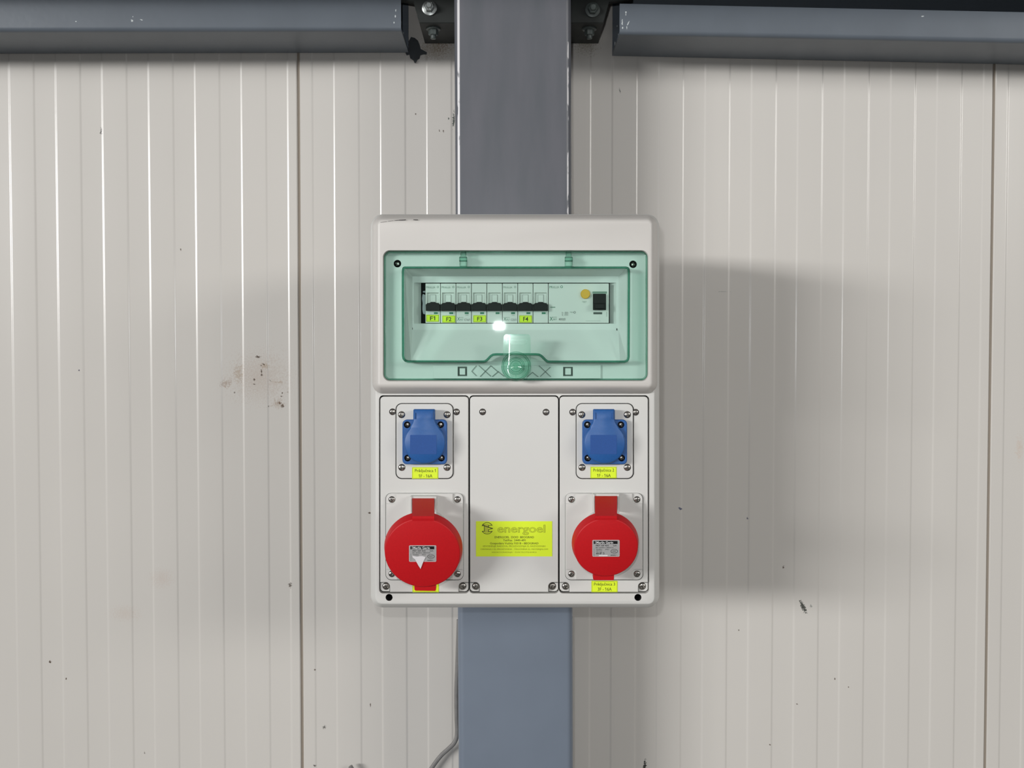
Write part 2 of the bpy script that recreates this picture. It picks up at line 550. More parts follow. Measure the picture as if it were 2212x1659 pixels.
# ------------------------------------------------------------------ column
colo = bpy.data.objects.new('steel_column', None)
COL.objects.link(colo)
cx = (U(985, 830, Y_COL)[0] + U(1236, 830, Y_COL)[0]) / 2
WORLD['steel_column'] = Vector((cx, -0.075, 0))
colo.location = WORLD['steel_column']
tag(colo, 'grey painted square steel column carrying the white distribution board', 'column')

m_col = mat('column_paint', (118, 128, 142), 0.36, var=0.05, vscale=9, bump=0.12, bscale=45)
def column_paint():
    """Greyer above the board, with worn, bare edges there; bluer below it."""
    m = m_col; nt = m.node_tree
    b = nt.nodes['Principled BSDF']
    base = nt.nodes['Mix'].outputs['Result']
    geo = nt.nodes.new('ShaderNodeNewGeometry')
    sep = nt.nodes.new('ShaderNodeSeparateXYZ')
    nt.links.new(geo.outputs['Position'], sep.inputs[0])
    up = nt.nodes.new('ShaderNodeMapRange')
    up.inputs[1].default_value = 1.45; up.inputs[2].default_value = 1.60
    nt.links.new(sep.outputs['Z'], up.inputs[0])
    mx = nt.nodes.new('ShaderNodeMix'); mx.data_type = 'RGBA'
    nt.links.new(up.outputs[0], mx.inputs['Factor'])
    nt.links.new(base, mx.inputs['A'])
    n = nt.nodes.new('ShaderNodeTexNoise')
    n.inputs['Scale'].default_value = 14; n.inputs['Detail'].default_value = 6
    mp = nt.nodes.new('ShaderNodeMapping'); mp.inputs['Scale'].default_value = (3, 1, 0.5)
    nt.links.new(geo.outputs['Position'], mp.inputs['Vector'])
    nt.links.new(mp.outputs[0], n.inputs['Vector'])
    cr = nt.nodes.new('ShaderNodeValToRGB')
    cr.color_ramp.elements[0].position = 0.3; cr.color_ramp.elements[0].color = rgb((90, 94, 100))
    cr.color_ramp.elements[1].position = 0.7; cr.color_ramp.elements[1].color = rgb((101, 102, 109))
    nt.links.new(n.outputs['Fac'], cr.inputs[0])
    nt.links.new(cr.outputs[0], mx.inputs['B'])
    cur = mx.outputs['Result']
    # worn edges
    for (u0, u1, zlo, wd, thr) in ((990.5, 992, 1.62, 0.0019, 0.34), (1227.0, 1225.5, 1.62, 0.0012, 0.50)):
        x = U(u0, 200, Y_COL)[0]
        sb = nt.nodes.new('ShaderNodeMath'); sb.operation = 'SUBTRACT'
        nt.links.new(sep.outputs['X'], sb.inputs[0]); sb.inputs[1].default_value = x
        ab = nt.nodes.new('ShaderNodeMath'); ab.operation = 'ABSOLUTE'
        nt.links.new(sb.outputs[0], ab.inputs[0])
        m1 = nt.nodes.new('ShaderNodeMapRange')
        m1.inputs[1].default_value = wd; m1.inputs[2].default_value = wd * 0.6
        nt.links.new(ab.outputs[0], m1.inputs[0])
        nn = nt.nodes.new('ShaderNodeTexNoise')
        nn.inputs['Scale'].default_value = 60; nn.inputs['Detail'].default_value = 4
        mp2 = nt.nodes.new('ShaderNodeMapping'); mp2.inputs['Scale'].default_value = (2, 2, 0.55)
        nt.links.new(geo.outputs['Position'], mp2.inputs['Vector'])
        nt.links.new(mp2.outputs[0], nn.inputs['Vector'])
        m2 = nt.nodes.new('ShaderNodeMapRange')
        m2.inputs[1].default_value = thr; m2.inputs[2].default_value = thr + 0.06
        nt.links.new(nn.outputs['Fac'], m2.inputs[0])
        m3 = nt.nodes.new('ShaderNodeMapRange')
        m3.inputs[1].default_value = zlo - 0.02; m3.inputs[2].default_value = zlo
        nt.links.new(sep.outputs['Z'], m3.inputs[0])
        p1 = nt.nodes.new('ShaderNodeMath'); p1.operation = 'MULTIPLY'
        nt.links.new(m1.outputs[0], p1.inputs[0]); nt.links.new(m2.outputs[0], p1.inputs[1])
        p2 = nt.nodes.new('ShaderNodeMath'); p2.operation = 'MULTIPLY'
        nt.links.new(p1.outputs[0], p2.inputs[0]); nt.links.new(m3.outputs[0], p2.inputs[1])
        mm = nt.nodes.new('ShaderNodeMix'); mm.data_type = 'RGBA'
        nt.links.new(p2.outputs[0], mm.inputs['Factor'])
        nt.links.new(cur, mm.inputs['A'])
        mm.inputs['B'].default_value = rgb((214, 212, 214))
        cur = mm.outputs['Result']
    nt.links.new(cur, b.inputs['Base Color'])
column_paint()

mb = MB()
def col_section(z):
    # the column leans a little, as its edges in the picture do
    t = (1.5 - z)
    v = 829.5
    xl = U(985.0, v, Y_COL)[0] + 0.0042 * t
    xr = U(1236.0, v, Y_COL)[0] + 0.0042 * t
    r = 0.0085
    out = []
    for (px, py, a0) in ((xl + r, Y_COL + r, 180), (xr - r, Y_COL + r, 270), (xr - r, -0.0035 - r, 0), (xl + r, -0.0035 - r, 90)):
        for i in range(7):
            a = R(a0 + 15 * i)
            out.append((px + r * math.cos(a), py + r * math.sin(a), z))
    return out
secs = [col_section(z) for z in (0.0, 0.75, 1.5, 2.25, 3.0)]
n = len(secs[0])
mb.add([p for s in secs for p in s], [(k * n + i, k * n + (i + 1) % n, (k + 1) * n + (i + 1) % n, (k + 1) * n + i) for k in range(4) for i in range(n)])
mb.add(secs[0], [tuple(range(n))]); mb.add(secs[-1], [tuple(range(n))])
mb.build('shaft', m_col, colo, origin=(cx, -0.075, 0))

# cleats welded to the column sides, with the bolts that hold the rails
def bolt_mesh():
    b = MB()
    b.lathe((0, 0, 0), (0, -1, 0), [(0.0125, 0.0), (0.0125, 0.0025), (0.0115, 0.003), (0.0, 0.003)], 20, 0)       # washer
    hexp = [(0.0085 * math.cos(R(60 * i + 15)), 0.0085 * math.sin(R(60 * i + 15))) for i in range(6)]
    b.solid(hexp, -0.012, -0.003, ch=0.001, mi=0)
    b.lathe((0, 0, 0), (0, -1, 0), [(0.005, 0.012), (0.005, 0.017), (0.004, 0.018), (0.0, 0.018)], 14, 0)
    return b
def cleat(x0, x1, slant, bolts, lab):
    """Angle welded to the column: upright leg level with the rail fronts, lower leg back to the wall."""
    b = MB()
    Yc0 = -0.098
    zt, zb = 2.30, U(900, 50, Yc0)[1]
    if slant < 0:
        out = [(x1, zb), (x1, zt), (x0 - 0.03, zt), (x0 - 0.03, zb + 0.032), (x0, zb + 0.028), (x0 + 0.008, zb)]
    else:
        out = [(x0, zb), (x1 - 0.008, zb), (x1, zb + 0.028), (x1 + 0.03, zb + 0.032), (x1 + 0.03, zt), (x0, zt)]
    b.solid(out, Yc0, Yc0 + 0.009, ch=0.001)
    b.box(x0 + 0.008 if slant < 0 else x0, x1 if slant < 0 else x1 - 0.008, Yc0 + 0.009, -0.006, zb, zb + 0.008)
    c = b.build('cleat', m_cleat, colo, smooth=0, label=lab)
    for (u, v, down, mt) in bolts:
        me = bolt_mesh().mesh('bolt', mt, (0, 0, 0))
        me.transform(Matrix.Scale(0.8, 4))
        if down:
            p = U(u, v, -0.075)
            o = link('bolt', me, (p[0], -0.075, zb), c)
            o.rotation_euler = (R(90), 0, R(20))
        else:
            p = U(u, v, Yc0)
            o = link('bolt', me, (p[0], Yc0, p[1]), c)
            o.rotation_euler = (0, R(20), 0)
    return c
cleat(U(893, 30, -0.098)[0], U(985, 30, Y_COL)[0] + 0.02, -1, [(928, 18, False, m_galv), (936, 58, True, m_boltdark)], 'dark steel cleat with a bright bolt')
cleat(U(1236, 30, Y_COL)[0] - 0.02, U(1317, 30, -0.098)[0], 1, [(1280, 22, False, m_boltdark), (1273, 60, True, m_boltdark)], 'dark steel cleat with dull bolts')
chips = [spot(u, v, a, b_, g, (216, 222, 222), 0.9, 0.4, -0.107) for (u, v, a, b_, g) in (
    (1344, 48, 1.3, 6, 0), (1357, 50, 1.2, 6, 25), (1352, 28, 1.6, 5, 0), (1345, 60, 1.2, 3, 0), (1354, 60, 1, 3, 0), (1336, 64, 1.2, 8, 5), (1349, 6, 1, 2, 0),
    (855, 22, 1, 2.6, 0), (854, 36, 1.2, 3, 0), (867, 46, 1, 3, 0), (851, 49, 1, 2, 0), (164, 46, 1.8, 1.8, 0), (285, 45, 2, 3, -30), (306, 43, 3, 1.2, 20), (287, 36, 1, 1.5, 0), (1993, 35, 2.4, 1.6, 0))]
painted_marks(m_purlin, m_purlin.node_tree.nodes['Mix'].outputs['Result'], chips)

# ------------------------------------------------------------------ wall rails (cold-formed channels)
def rail(end_u, far_x, v_wall_end, v_wall_far, far_u, lab, sgn):
    """C channel: web by the wall, flanges 105 mm deep, front lip; open end towards the column."""
    zb_end = U(end_u, v_wall_end, -0.010)[1]
    zb_far = U(far_u, v_wall_far, -0.010)[1]
    x_end = U(end_u, 80, -0.06)[0]
    xf_meas = U(far_u, 80, -0.06)[0]
    slope = (zb_far - zb_end) / (xf_meas - x_end)
    t = 0.004
    lip = 0.047 if sgn < 0 else 0.040; dep = -0.107; hgt = 0.20; yw = -0.004
    r = 0.006
    outl = [(yw, hgt), (yw, 0.0)]
    arc = lambda cy, cz, a0, a1, rr: [(cy + rr * math.cos(R(a0 + (a1 - a0) * i / 5)), cz + rr * math.sin(R(a0 + (a1 - a0) * i / 5))) for i in range(6)]
    # outer path from web bottom, along the lower flange, up the lip; then back along the inside
    prof = [(yw, hgt), (yw, 0.0)] + arc(dep + r, r, 270, 180, r) + [(dep, lip), (dep + t, lip)] \
        + arc(dep + r, r, 180, 270, r - t) + [(yw - t, t), (yw - t, hgt - t), (dep + t, hgt - t), (dep + t, hgt - lip), (dep, hgt - lip), (dep, hgt)]
    b = MB()
    n_ = len(prof)
    vs_ = []
    for x in (x_end, far_x):
        dz = zb_end + slope * (x - x_end)
        skew = 0.007 * (1 if x == x_end else 0)
        vs_ += [(x, p[0], p[1] + dz) for p in prof]
    b.add(vs_, [(i, (i + 1) % n_, n_ + (i + 1) % n_, n_ + i) for i in range(n_)])
    for s in (0, 1):
        loop = [Vector((p[0], p[1], 0)) for p in prof]
        tr = tessellate_polygon([loop])
        b.add(vs_[s * n_:(s + 1) * n_], tr)
    o = b.build('wall_rail', m_purlin, None, origin=((x_end + far_x) / 2, -0.055, zb_end), smooth=25)
    tag(o, lab, 'steel rail', 'horizontal wall rails')
    return o
rail(874, x_seam - 1.0, 111, 113, 0, 'grey steel wall rail ending at the paint run left of the column', -1)
rail(1331, x_seam + 2.0, 118, 136, 2212, 'grey steel wall rail right of the column, slightly sloping', 1)

# ------------------------------------------------------------------ unseen beam added above the picture to shade the top of wall, rails and column
mb = MB()
zb = 1.5 + 0.492
for (ya, yb, za, zc) in ((-0.260, -0.1535, zb, zb + 0.007), (-0.260, -0.1535, zb + 0.133, zb + 0.14), (-0.2095, -0.204, zb + 0.007, zb + 0.133)):
    mb.box(x_seam - 1.2, x_seam + 2.2, ya, yb, za, zc)
bo = mb.build('shade_beam_1', m_purlin, None, smooth=0)
bo['kind'] = 'structure'
bo['label'] = 'unseen grey steel beam added above the rails to cast shade'

# ------------------------------------------------------------------ cable beside the foot of the column
pts = []
Yc = -0.012
ctrl = [(905, 1712), (928, 1668), (950, 1637), (968, 1620), (980, 1608), (985.5, 1596), (987, 1580), (986, 1550), (985.5, 1500), (987, 1455), (989, 1400), (991, 1340)]
def cat(p0, p1, p2, p3, t):
    return tuple(0.5 * ((2 * b_) + (-a_ + c_) * t + (2 * a_ - 5 * b_ + 4 * c_ - d_) * t * t + (-a_ + 3 * b_ - 3 * c_ + d_) * t ** 3) for a_, b_, c_, d_ in zip(p0, p1, p2, p3))
for i in range(len(ctrl) - 1):
    q = [ctrl[max(i - 1, 0)], ctrl[i], ctrl[i + 1], ctrl[min(i + 2, len(ctrl) - 1)]]
    for k in range(5):
        u, v = cat(*q, k / 5)
        x, z = U(u, v, Yc - 0.004)
        pts.append((x, Yc, z))
x, z = U(*ctrl[-1], Yc - 0.004); pts.append((x, Yc, z))
first = Vector(pts[0])
pts = [(first.x - 0.10, -0.012, 0.9), (first.x - 0.05, -0.012, first.z - 0.05)] + pts
mb = MB()
mb.tube(pts, 0.0032, 10)
o = mb.build('cable', m_cable, None, origin=pts[0])
tag(o, 'thin grey cable curving up beside the lower left edge of the column', 'cable')

# ------------------------------------------------------------------ distribution board
board = bpy.data.objects.new('distribution_board', None)
COL.objects.link(board)
bx, bz = U(1112, 1310, Y_COL)
WORLD['distribution_board'] = Vector((bx, Y_COL, bz))
board.location = WORLD['distribution_board']
tag(board, 'white electrical distribution board with two blue and two red sockets on the column', 'switchboard')

# enclosure: lower body, open towards the three plates and the breaker window
mb = MB()
O1 = RR(801.0, 463, 1424, 1312, 27, -0.279, 8)
cut_r = 8.5
def plates_cut(Y, g=1.6):
    """Outline of the three plates together: adjoining rounded corners meet in a cusp."""
    y0, y1 = 855.5 - g, 1280.5 + g
    xs = [820.5 - g, 1013.5, 1207.5, 1400.5 + g]
    pl = []
    q = cut_r
    for k in range(3):
        a, b = xs[k], xs[k + 1]
        c = rpx(a, y0, b, y1, q, 5)
        pl += c[0:12]
    bot = []
    for k in (2, 1, 0):
        a, b = xs[k], xs[k + 1]
        c = rpx(a, y0, b, y1, q, 5)
        bot += c[12:24]
    return L(pl + bot, Y)
front = inset(O1, 0.0085)
secs = [(inset(O1, 0.006), Y_COL - 0.0002), (inset(O1, 0.0030), -0.250), (inset(O1, 0.0006), -0.272), (O1, -0.2795), (inset(O1, 0.0004), -0.2805), (inset(O1, 0.0068), -0.2918), (inset(O1, 0.0076), -0.2927), (front, Y_FACE)]
mb.loft(secs)
mb.fill([inset(O1, 0.006)], Y_COL - 0.0002)
cutl = plates_cut(Y_FACE)
win = RR(830, 545, 1396, 818, 10, Y_FACE)
mh = [L(cpx(840.5, 1290.5, 7.6), Y_FACE), L(cpx(1378, 1290.5, 7.6), Y_FACE)]
mb.fill([front, cutl, win] + mh, Y_FACE)
mb.wall(cutl, Y_FACE, cutl, -0.284, 0)
mb.fill([cutl], -0.284, 1)
mb.wall(win, Y_FACE, win, -0.24, 0)
mb.fill([win], -0.24, 1)
for h in mh:
    mb.wall(h, Y_FACE, h, -0.262, 1)
    mb.fill([h], -0.262, 1)
mb.build('enclosure', [m_white, m_gap], board, smooth=40, label='light grey plastic enclosure body')

# hood around the breaker window
mb = MB()
H0 = RR(805, 465, 1419, 850.5, (26, 26, 24, 24), -0.288, 8)
secs = [(H0, -0.2915), (inset(H0, 0.0006), -0.2950), (inset(H0, 0.0056), -0.3075), (inset(H0, 0.0078), -0.3115), (inset(H0, 0.0096), -0.3132), (inset(H0, 0.0115), -0.3138)]
mb.loft(secs)
h_front = inset(H0, 0.0115)
h_open = RR(827, 540.5, 1401, 823.5, 15, -0.3138, 8)
h_in = RR(829, 542.5, 1399, 821.5, 14, -0.3105, 8)
mb.fill([h_front, h_open], -0.3138)
mb.wall(h_open, -0.3138, h_in, -0.3105)
mb.wall(h_in, -0.3105, h_in, -0.2932)
mb.build('hood', m_hood, board, smooth=40, label='rounded light grey hood framing the green window')

# scuff on the hood's top left
mb = MB()
for (a, b_, w_) in (((852, 476.4), (862, 475.4), 0.5), ((862, 475.6), (877, 474.8), 0.9), ((893, 474.6), (903, 474.9), 0.9), ((822, 480.5), (836, 478.6), 0.35), ((838, 478), (850, 476.6), 0.3)):
    p = [(a[0], a[1] - w_), (b_[0], b_[1] - w_), (b_[0], b_[1] + w_), (a[0], a[1] + w_)]
    mb.fill([L(p, -0.3137)], -0.3141)
hood = bpy.data.objects['hood']
mb.build('scuff', mat('scuff_grey', (96, 92, 90), 0.7), hood, smooth=0)

# inner frame and breaker mask behind the green window
mb = MB()
Yf = -0.3005
of = RR(829.5, 543, 1398.5, 821, 13, Yf, 6)
f1 = RR(874, 579, 1356, 781, 0, Yf, 4)
hs = [L(cpx(858.5, 569.5, 8.2), Yf), L(cpx(1367.5, 571, 8.2), Yf)]
mb.fill([of, f1] + hs, Yf)
for h in hs:
    mb.wall(h, Yf, h, -0.290, 1); mb.fill([h], -0.290, 1)
Ym = -0.2795
f2 = RR(891, 597, 1336, 713, 0, Ym, 4)
Ysl = -0.2990
A_ = [U(874, 579, Yf), U(1356, 579, Yf), U(1356, 781, Yf), U(874, 781, Yf)]
B_ = [U(891, 597, Ym), U(1336, 597, Ym), U(1336, 713, Ym), U(891, 713, Ym)]
S_ = [U(1339, 780, Ysl), U(888, 780, Ysl)]
v3 = lambda p_, y_: (p_[0], y_, p_[1])
FA = [v3(q, Yf) for q in A_]; FB = [v3(q, Ym) for q in B_]; FS = [v3(q, Ysl) for q in S_]
mb.add(FA + FB + FS, [(0, 1, 5, 4), (5, 1, 2, 8, 6), (4, 7, 9, 3, 0), (7, 6, 8, 9), (9, 8, 2, 3)])
f3 = RR(894, 610.5, 1331, 699, 1.0, Ym, 4)
f4 = RR(909.5, 611, 1317, 698.5, 1.0, -0.268, 4)
mb.fill([f2, f3], Ym)
mb.wall(f3, Ym, f4, -0.268)
mb.wall(f4, -0.268, f4, -0.255, 1)
mb.fill([f4], -0.255, 1)
for (u, v) in ((890.5, 710), (1332.5, 711.5)):
    mb.fill([L(rpx(u - 1, v - 2.2, u + 1, v + 2.2), Ym - 0.001)], Ym - 0.001, 1)
mask = mb.build('breaker_mask', [m_inner, m_gap], board, smooth=20, label='pale recessed plate around the row of breakers')

# white end bracket left of the breakers
mb = MB()
pl = [(912.5, 637), (914, 635), (918.5, 637), (918.5, 679), (914, 678), (912, 668), (913, 655), (911.5, 645)]
mb.solid(L(pl, -0.264), -0.264, -0.2555)
pl = [(914, 629), (918.5, 628), (918.5, 632), (913, 631.5)]
mb.solid(L(pl, -0.264), -0.264, -0.2555)
mb.build('end_bracket', mat('end_bracket', (212, 216, 224), 0.4), mask, smooth=0)

# circuit breakers
YB = -0.2825
SEP = [918.6, 951.6, 985.0, 1018.4, 1051.6, 1085.2, 1118.4, 1151.4, 1184.6]
def breaker(i):
    a, b = SEP[i] + 0.55, SEP[i + 1] - 0.55
    mb = MB()
    out = RR(a, 612.3, b, 697.6, 0.6, YB, 2)
    rec = RR(a + 2.6, 632, b - 2.6, 671.5, 1.0, YB, 2)
    mb.solid(out, YB, -0.258, holes=[rec], ch=0.0003, back=False)
    r2 = RR(a + 5.2, 634, b - 4.4, 671.3, 0.6, -0.2795, 2)
    mb.wall(rec, YB, r2, -0.2795)
    mb.fill([r2], -0.2795)
    c = (a + b) / 2
    mb.solid(RR(c - 5.6, 637, c + 5.6, 654, 0.5, -0.2805, 2), -0.2808, -0.2795)
    # thin joint line round the toggle window
    mb.fill([RR(c - 6.2, 636.4, c + 6.2, 654, 0.5, -0.2798, 2)], -0.2798, 3)
    # indicator window and side ticks
    mb.fill([RR(c + 2.2, 674.5, c + 10.8, 678.4, 0.4, YB, 2)], YB - 0.0002, 1)
    if i in (0, 1, 4, 7):
        for k in range(3):
            mb.fill([RR(b - 3.2, 673.6 + k * 2.2, b - 2.2, 674.8 + k * 2.2, 0, YB)], YB - 0.0002, 3)
    if i in (0, 1, 2, 5):
        text(mb, 'M', a + 1.6, 618.4, a + 5.6, 622.6, YB - 0.0002, 2)
        text(mb, 'OELLER', a + 6.2, 619.2, a + 21, 622.6, YB - 0.0002, 2)
        mb.fill([L(cpx(b - 5.2, 620, 2.2, 10, 2.4), YB), L(cpx(b - 5.2, 620, 1.4, 10, 1.6), YB)], YB - 0.0002, 2)
    if i in (2, 5):
        text(mb, 'X', a + 2, 685, a + 8.0, 692.8, YB - 0.0002, 1)
        text(mb, 'pole', a + 8.4, 684.6, a + 15.5, 687.2, YB - 0.0002, 2)
        text(mb, 'PL7', a + 8.8, 689, a + 15, 692.6, YB - 0.0002, 1)
        text(mb, 'C16/1' if i == 2 else 'C25/3', a + 17.5, 688.6, b - 2.5, 693, YB - 0.0002, 3)
        text(mb, '10000', c + 3.5, 680, c + 10, 681.8, YB - 0.0002, 2)
    lab = {0: 'grey breaker with sticker F1', 1: 'grey breaker with sticker F2', 2: 'grey breaker with a green X printed', 3: 'grey breaker with sticker F3',
           4: 'plain grey breaker right of F3', 5: 'grey breaker left of F4', 6: 'grey breaker with sticker F4', 7: 'plain grey breaker right of F4'}[i]
    o = mb.build('circuit_breaker', [m_breaker, m_greenprint, m_greyprint, m_greyprint2], board, smooth=0, label=lab)
    # black toggle
    lv = MB()
    sh = [(a + 0.6, 671.2), (a + 0.4, 657.6), (a + 2.2, 656.6), (a + 3.0, 655.0), (c - 6, 653.8), (c - 4.5, 652.2), (c + 4.5, 652.2), (c + 6, 653.8), (b - 3.4, 655.0), (b - 2.4, 656.6), (b - 0.5, 657.8), (b - 0.4, 671.2)]
    Yl = -0.2885
    sh_f = L(sh, Yl)
    lv.solid(sh_f, Yl, -0.2800, ch=0.0006)
    lv.box(U(c - 3, 660, Yl)[0], U(c + 3, 660, Yl)[0], Yl - 0.0003, Yl, U(c, 662.4, Yl)[1], U(c, 661.4, Yl)[1], 0)
    lv.build('toggle', m_black, o, smooth=0, label='black toggle')
    if i in (0, 1, 3, 6):
        s = MB()
        nm = {0: 'F1', 1: 'F2', 3: 'F3', 6: 'F4'}[i]
        x0 = {0: 920.6, 1: 955.3, 3: 1022.2, 6: 1121.6}[i]; x1 = {0: 948.2, 1: 983.4, 3: 1050.0, 6: 1149.2}[i]
        y0, y1 = {0: (679.8, 695.0), 1: (681.6, 696.9), 3: (681, 696.2), 6: (681.2, 697)}[i]
        Ys = YB - 0.0006
        s.solid(RR(x0, y0, x1, y1, 0, Ys), Ys, YB - 0.0001)
        fr = RR(x0 + 0.7, y0 + 0.7, x1 - 0.7, y1 - 0.7, 0, Ys); fi = RR(x0 + 1.2, y0 + 1.2, x1 - 1.2, y1 - 1.2, 0, Ys)
        s.fill([fr, fi], Ys - 0.00015, 2)
        cc = (x0 + x1) / 2
        text(s, nm, cc - 5.3, y0 + 3.4, cc + 5.6, y1 - 3.2, Ys - 0.00015, 1, bold=0.012)
        s.build('sticker', [m_lime, m_ink, m_ink3], o, smooth=0, label='lime sticker reading ' + nm)
for i in range(8):
    breaker(i)

# residual current device
mb = MB()
a, b = 1185.2, 1315.2
mb.solid(RR(a, 612.3, b, 697.6, 0.6, YB, 2), YB, -0.258, ch=0.0003, back=False)
Yp = YB - 0.0002
text(mb, 'M', a + 2, 617.6, a + 7, 622.6, Yp, 1)
text(mb, 'OELLER', a + 7.4, 618.6, a + 22.5, 622.6, Yp, 2)
mb.fill([L(cpx(a + 28, 619.6, 2.8, 12), YB), L(cpx(a + 28, 619.6, 1.9, 12), YB)], Yp, 1)
text(mb, 'X', a + 2.2, 684.4, a + 9.0, 692.8, Yp, 1, bold=0.01)
text(mb, 'pole', a + 9.6, 683.6, a + 17.6, 686.8, Yp, 2)
text(mb, 'PF7', a + 10, 688.4, a + 17.4, 692, Yp, 1)
text(mb, '40/0,03', a + 21.8, 687.2, a + 36.2, 692.8, Yp, 3)
for k, (s1, s2) in enumerate((('In', '40A'), ('Un', '400V'), ('IΔn', '0,03A'))):
    text(mb, s1, a + 28.5, 673.8 + k * 2.9, a + 31.5, 676 + k * 2.9, Yp, 3)
    text(mb, s2, a + 34, 673.8 + k * 2.9, a + 42.5, 676 + k * 2.9, Yp, 3)
text(mb, '10kA', a + 46, 673, a + 53, 675.6, Yp, 2)
mb.fill([L(cpx(a + 56, 674.8, 2.4, 12), YB), L(cpx(a + 56, 674.8, 1.6, 12), YB)], Yp, 3)
text(mb, 'TEST', a + 72.5, 650.6, a + 82, 654, Yp, 2)
mb.fill([RR(a + 3.5, 662.6, a + 14.5, 664.6, 0.8, YB)], Yp, 2)
mb.fill([RR(a + 96.5, 674.4, a + 115.5, 678.8, 0.3, YB)], Yp, 3)
for k in range(5):
    mb.fill([RR(b - 5.2, 674 + k * 2.1, b - 4.2, 675.2 + k * 2.1, 0, YB)], Yp, 3)
mb.fill([RR(a + 80, 693, a + 112, 693.4, 0, YB)], Yp, 2)
mb.fill([RR(1279.6, 629.6, 1311, 634.4, 0.4, YB)], Yp, 2)
rcd = mb.build('residual_current_device', [m_breaker, m_greenprint, m_greyprint, m_greyprint2], board, smooth=0, label='wide grey device with a yellow test button')
mb = MB()
p = U(1264.3, 635.3, YB)
k = mmpx(YB)
mb.lathe((p[0], YB, p[1]), (0, -1, 0), [(10.2 * k, 0), (10.2 * k, 0.0028), (9.2 * k, 0.0034), (0, 0.0034)], 28)
mb.build('test_button', m_yellow, rcd, label='round yellow test button')
mb = MB()
mb.solid(RR(1281.2, 634.6, 1309.2, 669.4, 0.8, YB - 0.004, 2), YB - 0.004, YB, ch=0.0006)
mb.solid(RR(1283, 655, 1307.5, 668, 0.8, YB - 0.009, 2), YB - 0.009, YB - 0.004, ch=0.001)
mb.build('rocker', m_black, rcd, smooth=0, label='black rocker')

# clip strip with crosses below the lid
mb = MB()
Ys = -0.3035
holes = [RR(988.5, 792, 1009, 812.5, 0, Ys), RR(1216.5, 792.5, 1237.5, 812.5, 0, Ys)]
mb.solid(RR(936, 789, 1298, 818, 0.5, Ys), Ys, Yf - 0.0002, holes=holes, ch=0.0003)
for (x0, x1) in ((988.5, 1009), (1216.5, 1237.5)):
    mb.fill([RR(x0, 792.2, x1, 812.5, 0, Yf)], Yf - 0.0003, 1)
    mb.solid(RR(x0 + 4.5, 795.5, x1 - 4.0, 809.5, 1, Ys), Ys - 0.0008, Yf - 0.0004, ch=0.0003)
def bar(mb, p0, p1, w_, y0, y1, mi=0):
    d = Vector((p1[0] - p0[0], p1[1] - p0[1])).normalized()
    n_ = Vector((-d.y, d.x)) * w_ / 2
    mb.solid(L([(p0[0] + n_.x, p0[1] + n_.y), (p1[0] + n_.x, p1[1] + n_.y), (p1[0] - n_.x, p1[1] - n_.y), (p0[0] - n_.x, p0[1] - n_.y)], y0), y0, y1, mi=mi)
crosses = [((1034, 789.5), (1060, 813)), ((1037, 813.5), (1060, 790)), ((1060, 790), (1075, 803)), ((1063, 813.5), (1077, 802)), ((1076, 803), (1089, 813)),
           ((1019, 802), (1029, 790)), ((1019, 802), (1029, 812)),
           ((1164, 789.5), (1190, 814)), ((1167, 813.5), (1189, 793)), ((1150, 804), (1163, 814)), ((1139, 814), (1151, 804))]
for (p0, p1) in crosses:
    bar(mb, p0, p1, 1.5, Ys - 0.0010, Ys, 2)
mb.build('clip_strip', [m_inner, mat('clip_slot_grey', (104, 112, 108), 0.7), mat('clip_rib_grey', (140, 148, 144), 0.6)], board, smooth=0, label='pale strip with two square clips and crossed ribs')

# green transparent window: flange, thick edges, hinged lid, latch
lid_px = [(874, 574.5), (1353, 574.5), (1358, 576), (1361, 579.5), (1362.3, 585),
          (1361.5, 771), (1360, 778), (1356.5, 782.3), (1350, 784.5),
          (1186, 784.5), (1181, 783.5), (1177, 780.5), (1168, 771.5), (1164, 769.2), (1158, 768.5),
          (1072, 768.5), (1066, 769.2), (1062, 771.5), (1054, 780), (1050, 783), (1045, 784.3),
          (880, 784.0), (873, 781.5), (868.5, 776), (867, 769), (866.5, 585), (868, 578.5), (870.5, 575.5)]
Yl0, Yl1 = -0.3215, -0.3190
Yfl0, Yfl1 = -0.3075, -0.3055
lid_loop = L(lid_px, Yl0)
lid_loop_fl = L(lid_px, Yfl0)
mb = MB()
fl_out = RR(829.5, 543, 1398.5, 821, 13, Yfl0, 6)
mb.solid(inset(fl_out, 0.0018), Yfl0, Yfl1, holes=[inset(lid_loop_fl, 0.002)], ch=0.0)
win_o = mb.build('window_frame', m_clear2, board, smooth=20, label='green transparent window frame')
mb = MB()
mb.solid(fl_out, Yfl0 - 0.0032, Yfl1 + 0.001, holes=[inset(fl_out, 0.0019)], ch=0.0008)
mb.build('frame_edge', m_rim2, win_o, smooth=40, label='darker green outer edge')
mb = MB()
mb.solid(inset(lid_loop, 0.0022), Yl0, Yl1, ch=0.0008)
mb.build('lid', m_clear, win_o, smooth=40, label='clear green hinged lid')
mb = MB()
secs = [(lid_loop, -0.3085), (inset(lid_loop, 0.0003), -0.3190), (inset(lid_loop, 0.0011), -0.3213), (inset(lid_loop, 0.0020), -0.3219), (inset(lid_loop, 0.0028), -0.3213), (inset(lid_loop, 0.0030), -0.3190), (inset(lid_loop, 0.0030), -0.3085), (lid_loop, -0.3085)]
for i_, ((a_, ya), (b_, yb)) in enumerate(zip(secs, secs[1:])):
    mb.wall(a_, ya, b_, yb, 0 if i_ in (1, 2, 3, 4) else 1)
mb.build('lid_edge', [m_rim, m_clear], win_o, smooth=50, label='dark green thick edge of the lid')
